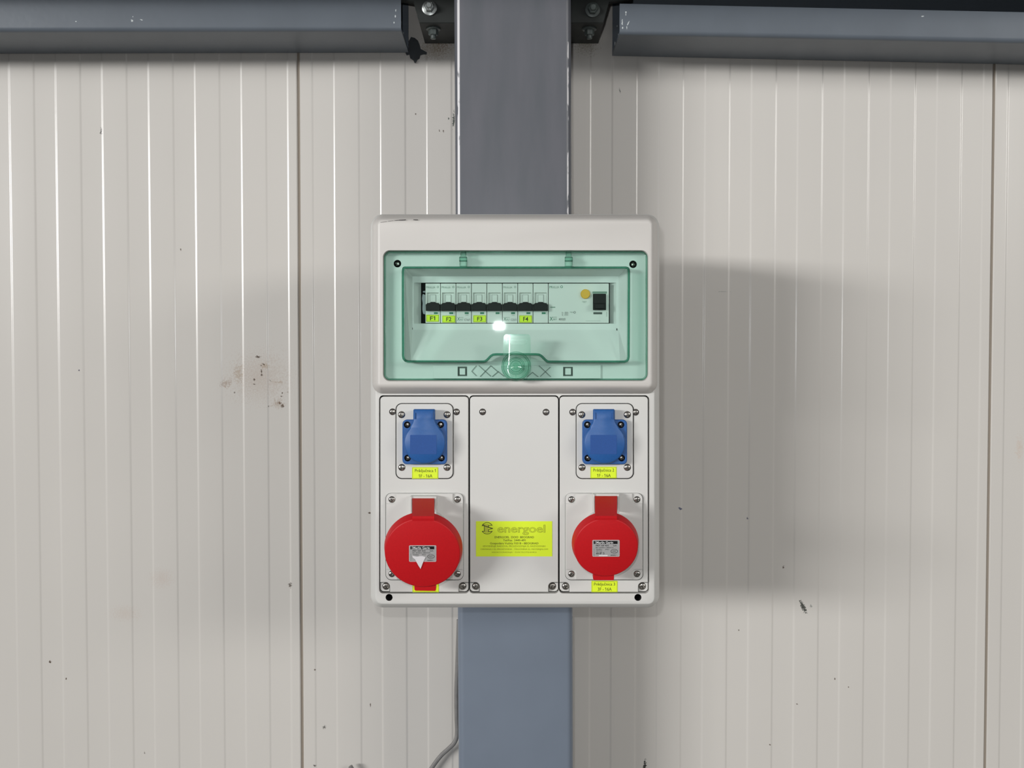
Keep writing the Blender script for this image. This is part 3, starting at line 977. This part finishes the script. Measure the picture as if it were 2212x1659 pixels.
for cxp in (1000.5, 1228.5):
    mb = MB()
    mb.solid(RR(cxp - 8, 553, cxp + 8, 575, 2.5, -0.317, 3), -0.317, -0.308, ch=0.001)
    mb.solid(RR(cxp - 6, 543, cxp + 6, 553, 1.5, -0.3165, 3), -0.3165, -0.3085, ch=0.001)
    q0 = U(cxp - 8.5, 560, -0.3175); q1 = U(cxp + 8.5, 560, -0.3175)
    mb.tube([(q0[0], -0.3165, q0[1]), (q1[0], -0.3165, q1[1])], 0.0025, 10)
    mb.build('hinge', m_latch2, win_o, label='green hinge')
# latch with turning knob
mb = MB()
Yk0, Yk1 = -0.3320, -0.3285
lc = (1114.5, 791.0)
lp = [(1088, 729), (1089.5, 724.5), (1093, 722.6), (1112, 721.6), (1139, 723.2), (1143.5, 725), (1146, 729)]
lp += [(1147.2, 786)] + [(lc[0] + 32.6 * math.cos(R(t)), lc[1] + 32.6 * math.sin(R(t))) for t in range(0, 181, 12)] + [(1085.0, 780)]
kk = mmpx(Yk0)
def latch_y(u, v):
    # slightly rounded face: the tab leans back a little more towards its lower end
    y_ = 0.0
    n_ = 12
    for i in range(n_):
        vv = 740 + (v - 740) * (i + 0.5) / n_
        t_ = R(1.75) + 0.72 * ((vv - 700) * kk / 1.19 - R(1.75))
        y_ += -math.tan(t_) * (v - 740) * kk / n_
    return Yk0 + y_ + (u - 1116) * kk * math.tan(R(1.05))
rows = []
for v in [722 + 3 * i for i in range(34)] + [823.3]:
    if v < 791:
        t_ = (v - 722) / 69
        xl, xr = 1088.5 - 3.6 * t_, 1145.6 + 1.4 * t_
        if v < 728:
            e_ = 4.5 * (1 - math.sqrt(max(0, 1 - ((728 - v) / 6.0) ** 2)))
            xl += e_; xr -= e_
    else:
        w_ = 32.6 * math.sqrt(max(0.002, 1 - ((v - lc[1]) / 32.6) ** 2))
        xl, xr = lc[0] - w_, lc[0] + w_
    rows.append([(xl + (xr - xl) * j / 8, v) for j in range(9)])
nr_ = len(rows)
vf = []; vb = []
for r_ in rows:
    for j, (u, v) in enumerate(r_):
        edge = 0.0012 if j in (0, 8) or v < 723 or v > 823 else 0.0
        p_ = U(u, v, Yk0)
        vf.append((p_[0], latch_y(u, v) + edge, p_[1])); vb.append((p_[0], Yk1, p_[1]))
fs_ = [(i * 9 + j, i * 9 + j + 1, (i + 1) * 9 + j + 1, (i + 1) * 9 + j) for i in range(nr_ - 1) for j in range(8)]
mb.add(vf, fs_); mb.add(vb, fs_)
ring_ = [j for j in range(9)] + [i * 9 + 8 for i in range(1, nr_)] + [(nr_ - 1) * 9 + j for j in range(7, -1, -1)] + [i * 9 for i in range(nr_ - 2, 0, -1)]
m_ = len(ring_)
mb.add([vf[i] for i in ring_] + [vb[i] for i in ring_], [(i, (i + 1) % m_, m_ + (i + 1) % m_, m_ + i) for i in range(m_)])
fo_ = RR(1093, 734, 1138, 743.5, 0.5, Yk0); fi_ = RR(1094, 735, 1137, 742.5, 0.5, Yk0)
mb.solid(fo_, Yk0 - 0.0006, Yk0, holes=[fi_])
text(mb, 'MERLIN GERIN', 1096.5, 736.6, 1134, 741.2, Yk0 - 0.0009, 0)
pk = U(*lc, Yk0); k = mmpx(Yk0)
# rolled edge of the latch
lat = mb.build('latch', m_latch, win_o, smooth=30, label='raised green latch tab')
mb = MB()
def ring(r0, r1, y0, y1, mi=0):
    rm, rt = (r0 + r1) / 2, (r1 - r0) / 2
    prof = [(r0 * k, 0.0), (r0 * k, y0 * 0.7), ((rm - rt * .5) * k, y0), ((rm + rt * .5) * k, y0), (r1 * k, y0 * 0.7), (r1 * k, 0.0)]
    mb.lathe((pk[0], Yk0 - y1, pk[1]), (0, -1, 0), prof, 32, mi)
ring(26.5, 31.5, 0.0030, 0.0)
ring(15.0, 19.0, 0.0030, 0.0)
prof = [(13.0 * k, 0.0), (13.0 * k, 0.0034), (11.5 * k, 0.0046), (8.5 * k, 0.0040), (5.0 * k, 0.0026), (0, 0.0022)]
mb.lathe((pk[0], Yk0, pk[1]), (0, -1, 0), prof, 28)
for ang in (0, 90, 180, 270):
    d = Vector((math.cos(R(ang)), math.sin(R(ang))))
    bar(mb, (lc[0] + d.x * 19, lc[1] + d.y * 19), (lc[0] + d.x * 26, lc[1] + d.y * 26), 2.2, Yk0 - 0.002, Yk0)
# stem of the knob down to the frame
prof = [(7.0 * k, 0.0), (7.0 * k, 0.016)]
mb.lathe((pk[0], Yk1 + 0.0165, pk[1]), (0, -1, 0), prof, 28)
mb.build('latch_knob', m_latch2, win_o, smooth=40, label='round green latch knob')

# ---------------------------------------------------------------- screws
def screw_geo(rad, cross=True, under_ring=0.0):
    """Pan head with a cross recess; optional dark ring painted as the shade of a countersink."""
    b = MB()
    nr, na = 9, 32
    vs_ = []; fs = []
    h = rad * 0.42
    for i in range(nr + 1):
        rr = rad * i / nr
        for j in range(na):
            t = 2 * math.pi * j / na
            x, z = rr * math.cos(t), rr * math.sin(t)
            hh = h * math.sqrt(max(0.0, 1 - (rr / rad) ** 2 * 0.92))
            if cross and min(abs(x), abs(z)) < rad * 0.17 and max(abs(x), abs(z)) < rad * 0.62:
                hh -= rad * 0.38
            vs_.append((x, -hh, z))
    for i in range(nr):
        for j in range(na):
            k2 = (j + 1) % na
            fs.append((i * na + j, i * na + k2, (i + 1) * na + k2, (i + 1) * na + j))
    b.add(vs_, fs, 0)
    edge = [(rad * math.cos(2 * math.pi * j / na), rad * math.sin(2 * math.pi * j / na)) for j in range(na)]
    b.wall(edge, -h * math.sqrt(0.08), edge, 0.0008, 0)
    if under_ring:
        o2 = [(under_ring * math.cos(2 * math.pi * j / na), under_ring * math.sin(2 * math.pi * j / na)) for j in range(na)]
        b.fill([o2, edge], -0.00015, 1)
        b.wall(o2, -0.00015, o2, 0.0008, 1)
    return b
SCREW = {}
def screw(u, v, Y, rpxl, parent, under_ring=0.0, name='screw'):
    key = (round(rpxl, 2), round(under_ring, 2))
    if key not in SCREW:
        k_ = mmpx(Y)
        SCREW[key] = screw_geo(rpxl * k_, True, under_ring * k_).mesh('screw', [m_screw, m_screwshade], (0, 0, 0), smooth=40)
    p_ = U(u, v, Y)
    o = link(name, SCREW[key], (p_[0], Y, p_[1]), parent)
    o.rotation_euler = (0, R(random.uniform(0, 90)), 0)
    return o
for (u, v) in ((858.5, 569.5), (1367.5, 571)):
    screw(u, v, -0.2935, 6.2, mask)

# ---------------------------------------------------------------- plates
def plate_outline(x0, y0, x1, y1, notch=21.0):
    """Plate with rounded top corners and cut-away bottom corners that leave room for the corner screws."""
    q = 7.5
    top = rpx(x0, y0, x1, y1, (q, q, 0, 0), 5)[:12]
    n_ = notch
    def corner(cx_, cy_, sx):
        # concave quarter: comes from the side, runs round the screw, leaves along the bottom
        pts_ = [(cx_, cy_ - n_)]
        pts_ += [(cx_ - sx * (n_ - 9), cy_ - n_)]
        for t in range(0, 91, 18):
            pts_.append((cx_ - sx * (n_ - 9 + 9 * math.sin(R(t))), cy_ - n_ + 9 - 9 * math.cos(R(t))))
        pts_.append((cx_ - sx * n_, cy_))
        return pts_
    return top + corner(x1, y1, 1) + corner(x0, y1, -1)[::-1]
def make_plate(x0, x1, name, lab, top_screws):
    y0, y1 = 856.8, 1279.0
    mb = MB()
    mb.solid(L(plate_outline(x0, y0, x1, y1), Y_PLATE), Y_PLATE, -0.2842, ch=0.0006)
    pl_ = mb.build(name, m_white, board, smooth=35, label=lab)
    for sx in (-1, 1):
        c = x1 if sx > 0 else x0
        t = MB()
        rr = (0, 0, 7.5, 0) if sx > 0 else (0, 0, 0, 7.5)
        a, b_ = (c - 20.0, c) if sx > 0 else (c, c + 20.0)
        Yt = -0.2905
        t.solid(RR(a, y1 - 20.0, b_, y1 - 1.5, rr, Yt, 5), Yt, -0.2842, ch=0.0005)
        t.build('corner_tab', m_white, pl_, smooth=35)
        screw(c - sx * 12.5, y1 - 12.8, Yt, 7.0, pl_, 8.0)
    for (u, v) in top_screws:
        screw(u, v, Y_PLATE, 5.6, pl_, 7.3)
    return pl_
PX = [(821.5, 1011.8), (1015.2, 1205.8), (1209.2, 1399.8)]
p_l = make_plate(*PX[0], 'socket_plate', 'light grey plate carrying the left blue and red sockets', [(848, 889.5), (986, 889.8)])
p_m = make_plate(*PX[1], 'blank_plate', 'blank light grey plate between the sockets', [(1042.5, 889.8), (1179.5, 890.3)])
p_r = make_plate(*PX[2], 'socket_plate', 'light grey plate carrying the right blue and red sockets', [(1237, 890.3), (1373, 890.6)])

# ---------------------------------------------------------------- blue sockets
def sticker(parent, x0, y0, x1, y1, Y, lines, lab):
    s = MB()
    Ys = Y - 0.0004
    s.solid(RR(x0, y0, x1, y1, 0, Ys), Ys, Y)
    s.fill([RR(x0 + 0.7, y0 + 0.7, x1 - 0.7, y1 - 0.7, 0, Ys), RR(x0 + 1.3, y0 + 1.3, x1 - 1.3, y1 - 1.3, 0, Ys)], Ys - 0.00012, 3)
    for (t, a, b_, c, d, mi) in lines:
        text(s, t, a, b_, c, d, Ys - 0.00015, mi)
    return s.build('sticker', [m_lime, m_ink, m_ink3, m_ink2], parent, smooth=0, label=lab)

def blue_socket(dx, lab, num, sx0, sy0):
    Yc_ = Y_PLATE - 0.0022
    X = lambda u: u + dx
    # cover piece screwed on the plate, dark joint round it
    mb = MB()
    mb.solid(RR(X(854.4), 870.8, X(979.8), 1034.8, 13.5, Y_PLATE - 0.0004, 6), Y_PLATE - 0.0004, Y_PLATE + 0.0002, mi=1)
    mb.solid(RR(X(856.2), 872.6, X(978.0), 1033, 12, Yc_, 6), Yc_, Y_PLATE - 0.0004, ch=0.0005, mi=0)
    so = mb.build('blue_socket', [m_white, m_gap], board, smooth=35, label=lab)
    for (u, v) in ((867.5, 895.8), (965.8, 895.8), (868, 1009.8), (965.8, 1009.8)):
        screw(X(u), v, Yc_, 6.9, so, 7.6)
    # square flange
    Yq = Yc_ - 0.0085
    mb = MB()
    wells = [L(cpx(X(u), v, 7.4, 18), Yq) for (u, v) in ((879.5, 917.5), (952, 917.5), (880.5, 989.5), (953.5, 989.5))]
    mb.solid(RR(X(869.2), 906.8, X(965.4), 1003, 9, Yq, 5), Yq, Yc_, holes=wells, ch=0.0008)
    for w_ in wells:
        mb.fill([w_], Yc_ - 0.0035, 1)
        mb.wall(w_, Yq + 0.0002, w_, Yc_ - 0.0035, 1)
    mb.build('flange', [m_blue, mat('blue_well', (12, 22, 46), 0.7)], so, smooth=35, label='square blue flange')
    for (u, v) in ((879.5, 917.5), (952, 917.5), (880.5, 989.5), (953.5, 989.5)):
        screw(X(u), v, Yc_ - 0.0037, 5.8, so)
    # sprung lid: disc running up into the hinge strap
    Yd = Yq - 0.0065
    c0 = (917.2, 957.0); r_ = 45.2
    outl = [(892.4, 886), (894, 884.2), (937.6, 884.2), (939.2, 886), (939.2, 905), (940.2, 910), (942.5, 914.5), (946.5, 921)]
    a0 = math.degrees(math.atan2(924 - c0[1], 949.5 - c0[0]))
    a1 = 180 - a0
    for i in range(37):
        t = a0 + (a1 - a0) * i / 36
        outl.append((c0[0] + r_ * math.cos(R(t)), c0[1] + r_ * math.sin(R(t))))
    outl += [(885.6, 921), (889.4, 914.5), (891.6, 910), (892.4, 905)]
    ol = L([(X(u), v) for (u, v) in outl], Yd)
    mb = MB()
    mb.loft([(ol, Yq + 0.0002), (ol, Yd + 0.0022), (inset(ol, 0.0007), Yd + 0.0007), (inset(ol, 0.0018), Yd)])
    mb.fill([inset(ol, 0.0018)], Yd)
    mb.fill([ol], Yq + 0.0002)
    mb.solid(RR(X(886), 939.5, X(943), 981, 1.5, Yd, 2), Yd - 0.0003, Yd, mi=1)
    for u in (895.3, 933.0):
        mb.solid(RR(X(u), 891.5, X(u + 2.4), 905, 0.8, Yd, 2), Yd - 0.0012, Yd, ch=0.0003)
    mb.build('lid', [m_blue, m_blue2], so, smooth=40, label='round blue spring lid')
    # hinge block behind the strap
    mb = MB()
    mb.solid(RR(X(893), 885.5, X(938.6), 908, 1.5, Yq, 3), Yq - 0.0015, Yc_, ch=0.0005)
    mb.build('hinge', m_blue, so, smooth=35)
    w_ = 56.6
    sticker(so, sx0, sy0, sx0 + w_, sy0 + 24.8, Yc_,
            [('Priključnica ' + num, sx0 + 6.2, sy0 + 4.0, sx0 + w_ - 5.4, sy0 + 12.8, 1), ('1F - 16A', sx0 + 14.4, sy0 + 15.4, sx0 + w_ - 12.8, sy0 + 22.2, 1)],
            'lime sticker reading Priključnica ' + num)
    return so
blue_socket(0, 'blue single-phase socket above the larger red one', '1', 890.0, 1009.2)
blue_socket(389.3, 'blue single-phase socket above the smaller red one', '2', 1275.4, 1008.2)

# ---------------------------------------------------------------- red sockets
TILT = R(15)
AX = Vector((0, -math.cos(TILT), -math.sin(TILT)))
E1 = Vector((1, 0, 0))
E2 = Vector((0, -math.sin(TILT), math.cos(TILT)))
def red_socket(x0, y0, x1, y1, cu, cv, rad_px, Yc_, lab, caplab, rating, strap, lab_box, torn):
    Yb = Y_PLATE - 0.0055
    mb = MB()
    mb.solid(RR(x0 - 0.9, y0 - 0.9, x1 + 0.9, y1 + 0.9, 13, Y_PLATE - 0.0003, 6), Y_PLATE - 0.0003, Y_PLATE + 0.0002, mi=1)
    mb.solid(RR(x0, y0, x1, y1, 12, Y_PLATE - 0.003, 6), Y_PLATE - 0.003, Y_PLATE - 0.0003, ch=0.0005)
    # raised cross-shaped panel that leaves the four screw corners lower
    n_ = 21.5
    pl = []
    def cut(cx_, cy_, sx, sy):
        out = [(cx_, cy_ + sy * n_), (cx_ + sx * (n_ - 7), cy_ + sy * n_)]
        for t in range(0, 91, 30):
            out.append((cx_ + sx * (n_ - 7 + 7 * math.sin(R(t))), cy_ + sy * (n_ - 7 + 7 * math.cos(R(t)))))
        out.append((cx_ + sx * n_, cy_))
        return out
    a, b_, c, d = x0 + 0.8, y0 + 0.8, x1 - 0.8, y1 - 0.8
    pl += cut(a, b_, 1, 1) + cut(c, b_, -1, 1)[::-1] + cut(c, d, -1, -1) + cut(a, d, 1, -1)[::-1]
    mb.solid(L(pl, Yb), Yb, Y_PLATE - 0.003, ch=0.0004)
    so = mb.build('red_socket', [m_white, m_gap], board, smooth=35, label=lab)
    for (u, v) in ((x0 + 13, y0 + 13.5), (x1 - 12.5, y0 + 13.5), (x0 + 13, y1 - 13), (x1 - 12.5, y1 - 13)):
        screw(u, v, Y_PLATE - 0.003, 6.6, so, 7.2)
    # cap
    k_ = mmpx(Yc_)
    Rr = rad_px * k_
    p_ = U(cu, cv, Yc_)
    C0 = Vector((p_[0], Yc_, p_[1]))
    mb = MB()
    mb.lathe(C0, AX, [(0, 0), (Rr - 0.0034, 0), (Rr - 0.0026, -0.0003), (Rr - 0.0019, -0.0012), (Rr - 0.0003, -0.0125), (Rr, -0.0132), (Rr - 0.0005, -0.0142), (Rr - 0.004, -0.0145), (0, -0.0145)], 64)
    # thumb tab at the lower rim
    su0, su1, sv0, tab_v, tab0, tab1 = strap
    hw = (tab1 - tab0) / 2 * k_
    tc = ((tab0 + tab1) / 2 - cu) * k_
    zt = Rr + 0.0040
    prof = [(-hw - 0.0006, -Rr + 0.008), (-hw - 0.0004, -zt + 0.0012), (-hw + 0.001, -zt + 0.0002), (hw - 0.001, -zt - 0.0002), (hw, -zt + 0.001), (hw + 0.0004, -Rr + 0.008)]
    vs_ = [C0 + E1 * (tc + q[0]) + E2 * q[1] + AX * hh for hh in (-0.0030, -0.012) for q in prof]
    m_ = len(prof)
    mb.add(vs_, [tuple(range(m_)), tuple(range(m_, 2 * m_))] + [(i, (i + 1) % m_, m_ + (i + 1) % m_, m_ + i) for i in range(m_)])
    cap = mb.build('cap', m_red, so, smooth=40, label=caplab)
    # strap from the cap up to the hinge
    s = MB()
    top = U((su0 + su1) / 2, sv0, -0.3160)
    pts_ = [C0 + E2 * (Rr * 0.89) + AX * 0.0003, C0 + E2 * (Rr * 0.955) + AX * 0.0005, C0 + E2 * (Rr * 1.0) - AX * 0.0015]
    pe = Vector((C0.x, -0.3160, top[1]))
    pts_.append(pe)
    vs_ = []
    for i, q in enumerate(pts_):
        nd = (pts_[min(i + 1, len(pts_) - 1)] - pts_[max(i - 1, 0)]).normalized()
        nn = E1.cross(nd)
        if nn.y > 0: nn = -nn
        xa, xb = U(su0, sv0, q.y)[0], U(su1, sv0, q.y)[0]
        for (xx_, hh) in ((xa, 0), (xb, 0), (xb, -0.004), (xa, -0.004)):
            vs_.append(Vector((xx_, q.y, q.z)) + nn * hh)
    fs = [(i * 4 + j, i * 4 + (j + 1) % 4, (i + 1) * 4 + (j + 1) % 4, (i + 1) * 4 + j) for i in range(len(pts_) - 1) for j in range(4)]
    fs += [(0, 1, 2, 3), tuple((len(pts_) - 1) * 4 + j for j in range(4))]
    s.add(vs_, fs)
    s.build('hinge_strap', m_red, so, smooth=0, label='red hinge strap')
    # white collar and hinge bracket behind
    w_ = MB()
    w_.lathe(C0, AX, [(Rr - 0.010, -0.0145), (Rr - 0.012, -0.030), (Rr - 0.016, -0.056)], 48)
    w_.build('collar', m_white, so, smooth=40, label='light grey angled collar')
    h_ = MB()
    for (ua, ub) in ((su0 - 4.5, su0 - 0.6), (su1 + 0.8, su1 + 5.0)):
        h_.solid(RR(ua, sv0 - 4, ub, sv0 + 36, 1.2, -0.313, 3), -0.313, Yb, ch=0.0005)
    h_.solid(RR(su0 - 4.5, sv0 - 4.5, su1 + 5, sv0 + 0.4, 1.2, -0.311, 3), -0.311, Yb, ch=0.0005)
    h_.build('hinge_bracket', m_white, so, smooth=35)
    # silver nameplate
    x0_, y0_, x1_, y1_ = lab_box
    def fr(u, v, h):
        # picture measure onto the tilted face of the cap
        d_ = FWD * FPX + Vector((1, 0, 0)) * (u - W / 2) + UPV * (H / 2 - v)
        o_ = C0 + AX * h
        t = (o_ - CAM).dot(AX) / d_.dot(AX)
        return CAM + d_ * t
    nmb = MB()
    def flat(pl_, h, mi):
        tr = tessellate_polygon([[Vector((q[0], q[1], 0)) for q in pl_]])
        nmb.add([fr(q[0], q[1], h) for q in pl_], tr, mi)
    o_ = rpx(x0_, y0_, x1_, y1_, 2.2, 4)
    k1 = len(nmb.v)
    flat(o_, 0.0004, 4)
    n2 = len(o_)
    nmb.add([fr(q[0], q[1], 0.0004) for q in o_] + [fr(q[0], q[1], -0.0001) for q in o_], [(i, (i + 1) % n2, n2 + (i + 1) % n2, n2 + i) for i in range(n2)], 0)
    flat(rpx(x0_ + 0.9, y0_ + 0.9, x1_ - 0.9, y1_ - 0.9, 1.8, 4), 0.0005, 0)
    w0, h0_ = x1_ - x0_, y1_ - y0_
    xx = lambda f_: x0_ + f_ * w0
    yy = lambda f_: y0_ + f_ * h0_
    flat(rpx(xx(.125), yy(.06), xx(.925), yy(.24), 0), 0.0006, 1)
    flat(rpx(xx(.05), yy(.06), xx(.10), yy(.24), 0), 0.0006, 1)
    T = lambda s_, a_, b2, c_, d2, mi, bold=0.0: text(nmb, s_, xx(a_), yy(b2), xx(c_), yy(d2), 0.0007, mi, bold=bold, frame=fr)
    T('Merlin Gerin', .15, .085, .76, .225, 2, 0.012)
    T('PKF ' + rating + 'F 435', .13, .30, .60, .375, 1, 0.01)
    T(rating + 'A', .76, .30, .89, .375, 1)
    T('IEC 60309-2 380/415V', .13, .43, .78, .49, 3)
    T('50/60Hz', .14, .545, .36, .60, 3)
    T('IP67', .48, .545, .62, .60, 3)
    T('3P+N', .14, .635, .34, .69, 3)
    if not torn:
        T('6h', .14, .74, .24, .86, 1)
        T('IP 5', .27, .74, .44, .86, 1)
        flat(rpx(xx(.24), yy(.90), xx(.56), yy(.97), 0.3, 2), 0.0006, 5)
    T('400V~', .66, .885, .93, .95, 1)
    T('1 2 3 4', .055, .5, .075, .95, 3)
    el = [(xx(.805) + w0 * .13 * math.cos(R(10 * i)), yy(.68) + h0_ * .135 * math.sin(R(10 * i))) for i in range(36)]
    el2 = [(xx(.805) + w0 * .115 * math.cos(R(10 * i)), yy(.68) + h0_ * .115 * math.sin(R(10 * i))) for i in range(36)]
    nmb.add([fr(q[0], q[1], 0.0006) for q in el + el2], [(i, (i + 1) % 36, 36 + (i + 1) % 36, 36 + i) for i in range(36)], 1)
    T('CCC', .735, .615, .875, .745, 1)
    nmb.build('nameplate', [m_silver, m_blackprint, m_whiteprint, m_greyprint2, mat('nameplate_border', (206, 200, 200), 0.4), m_paper], so, smooth=0, label='silver nameplate with a black heading bar', merge=False)
    if torn:
        tb = MB()
        pl_ = [(890.5, 1200.5), (900, 1202), (912, 1201.5), (919.5, 1203.5), (916, 1210), (913, 1217), (908.5, 1229), (904, 1222), (900, 1215), (896.5, 1208), (892, 1205)]
        tr = tessellate_polygon([[Vector((q[0], q[1], 0)) for q in pl_]])
        n2 = len(pl_)
        tb.add([fr(q[0], q[1], 0.0012) for q in pl_] + [fr(q[0], q[1], 0.0005) for q in pl_], list(tr) + [tuple(n2 + i for i in t) for t in tr] + [(i, (i + 1) % n2, n2 + (i + 1) % n2, n2 + i) for i in range(n2)])
        tb.build('torn_paper', m_paper, so, smooth=0, label='torn scrap of white paper')
    return so
rs1 = red_socket(833.6, 1065.6, 1000.6, 1252.6, 912.6, 1195.0, 86.0, -0.350, 'larger red three-phase socket', 'large round red cap', '32',
                 (890.5, 938.0, 1076.5, 1274, 893, 939.5), (883.6, 1178, 942.4, 1213.5), True)
rs2 = red_socket(1221.6, 1065.6, 1388.4, 1252.6, 1309.3, 1183.0, 73.4, -0.350, 'smaller red three-phase socket', 'small round red cap', '16',
                 (1285.4, 1333.0, 1071.5, 1253, 1284, 1329), (1279.6, 1166.4, 1338.4, 1202.4), False)

# stickers under the red caps
sticker(p_l, 891.0, 1254.5, 948.0, 1279.4, Y_PLATE, [], 'lime sticker half hidden under the red cap')
sx0, sy0 = 1277.6, 1254.6
sticker(p_r, sx0, sy0, sx0 + 56.4, sy0 + 24.6, Y_PLATE,
        [('Priključnica 3', sx0 + 5.6, sy0 + 4.0, sx0 + 51, sy0 + 12.4, 1), ('3F - 16A', sx0 + 13.6, sy0 + 14.6, sx0 + 43.6, sy0 + 21.6, 1)], 'lime sticker reading Priključnica 3')

# maker's sticker on the blank plate
s = MB()
Ys = Y_PLATE - 0.0004
s.solid(RR(1028.2, 1126, 1192.8, 1202, 0, Ys), Ys, Y_PLATE)
Yt = Ys - 0.00015
text(s, 'energoel', 1074.8, 1133.6, 1177.8, 1155.8, Yt, 2, bold=0.016)
text(s, 'energoel', 1074.8, 1133.6, 1177.8, 1155.8, Yt - 0.00012, 0, bold=-0.018, fit=0.016)
text(s, 'ENERGOEL  DOO  BEOGRAD', 1068.6, 1158.2, 1153.4, 1162.6, Yt, 3, bold=0.012)
text(s, 'Tel/Fax  2449-491', 1086.8, 1165, 1135, 1169.2, Yt, 3, bold=0.012)
text(s, 'Gospodara Vučića 103 B - BEOGRAD', 1058.4, 1171.6, 1163, 1177, Yt, 3, bold=0.012)
text(s, 'IZVOĐENJE RADOVA, PROIZVODNJA EL RAZVODNIH', 1043.6, 1178.2, 1178, 1182.6, Yt, 2)
text(s, 'ORMANA I EL PROIZVODA - TRGOVINA EL MATERIJALOM', 1038.2, 1184.8, 1183.4, 1189, Yt, 2)
text(s, 'VISOKOGRADNJA - ELEKTROTEHNIKA', 1061.8, 1191.6, 1159.4, 1195, Yt, 2)
# round mark: broken circle, two posts and a lightning stroke
STEP = [0]
def stroke(p0, p1, w_, mi):
    STEP[0] += 1
    Yt = Ys - 0.00015 - STEP[0] * 0.00003
    d = Vector((p1[0] - p0[0], p1[1] - p0[1])).normalized()
    n_ = Vector((-d.y, d.x)) * w_ / 2
    s.fill([L([(p0[0] + n_.x, p0[1] + n_.y), (p1[0] + n_.x, p1[1] + n_.y), (p1[0] - n_.x, p1[1] - n_.y), (p0[0] - n_.x, p0[1] - n_.y)], Yt)], Yt, mi)
mc = (1052.4, 1141.2)
def pp(cx_, cy_, rr, t):
    return (cx_ + rr * math.cos(R(t)), cy_ + rr * math.sin(R(t)))
for (t0, t1) in ((205, 332), (28, 152)):
    for i in range(12):
        a_, b_ = t0 + (t1 - t0) * i / 12, t0 + (t1 - t0) * (i + 1) / 12
        s.fill([L([pp(*mc, 13.0, a_), pp(*mc, 13.0, b_), pp(*mc, 11.8, b_), pp(*mc, 11.8, a_)], Yt)], Yt, 1)
s.fill([L(rpx(1047.5, 1132, 1055, 1151), Yt)], Yt + 0.00004, 4)
for (p0, p1, w_) in (((1046.4, 1133), (1046.4, 1149), 1.3), ((1055.4, 1134), (1055.4, 1140), 1.2), ((1055.4, 1144), (1055.4, 1149.6), 1.2), ((1041.4, 1134.6), (1064.6, 1141.6), 1.6),
                     ((1064.6, 1141.6), (1055.4, 1143.6), 1.2), ((1041.4, 1136), (1045, 1133.2), 1.4), ((1055.4, 1134.4), (1063, 1134.6), 1.1),
                     ((1055.4, 1148.4), (1063.4, 1148.2), 1.1), ((1041.4, 1147.6), (1046.6, 1147.6), 1.1)):
    stroke(p0, p1, w_, 1)
s.build('sticker', [m_lime, m_ink, m_ink2, m_ink3, mat('mark_fill_olive', (196, 206, 60), 0.6)], p_m, smooth=0, label='lime company sticker with a round mark', merge=False)
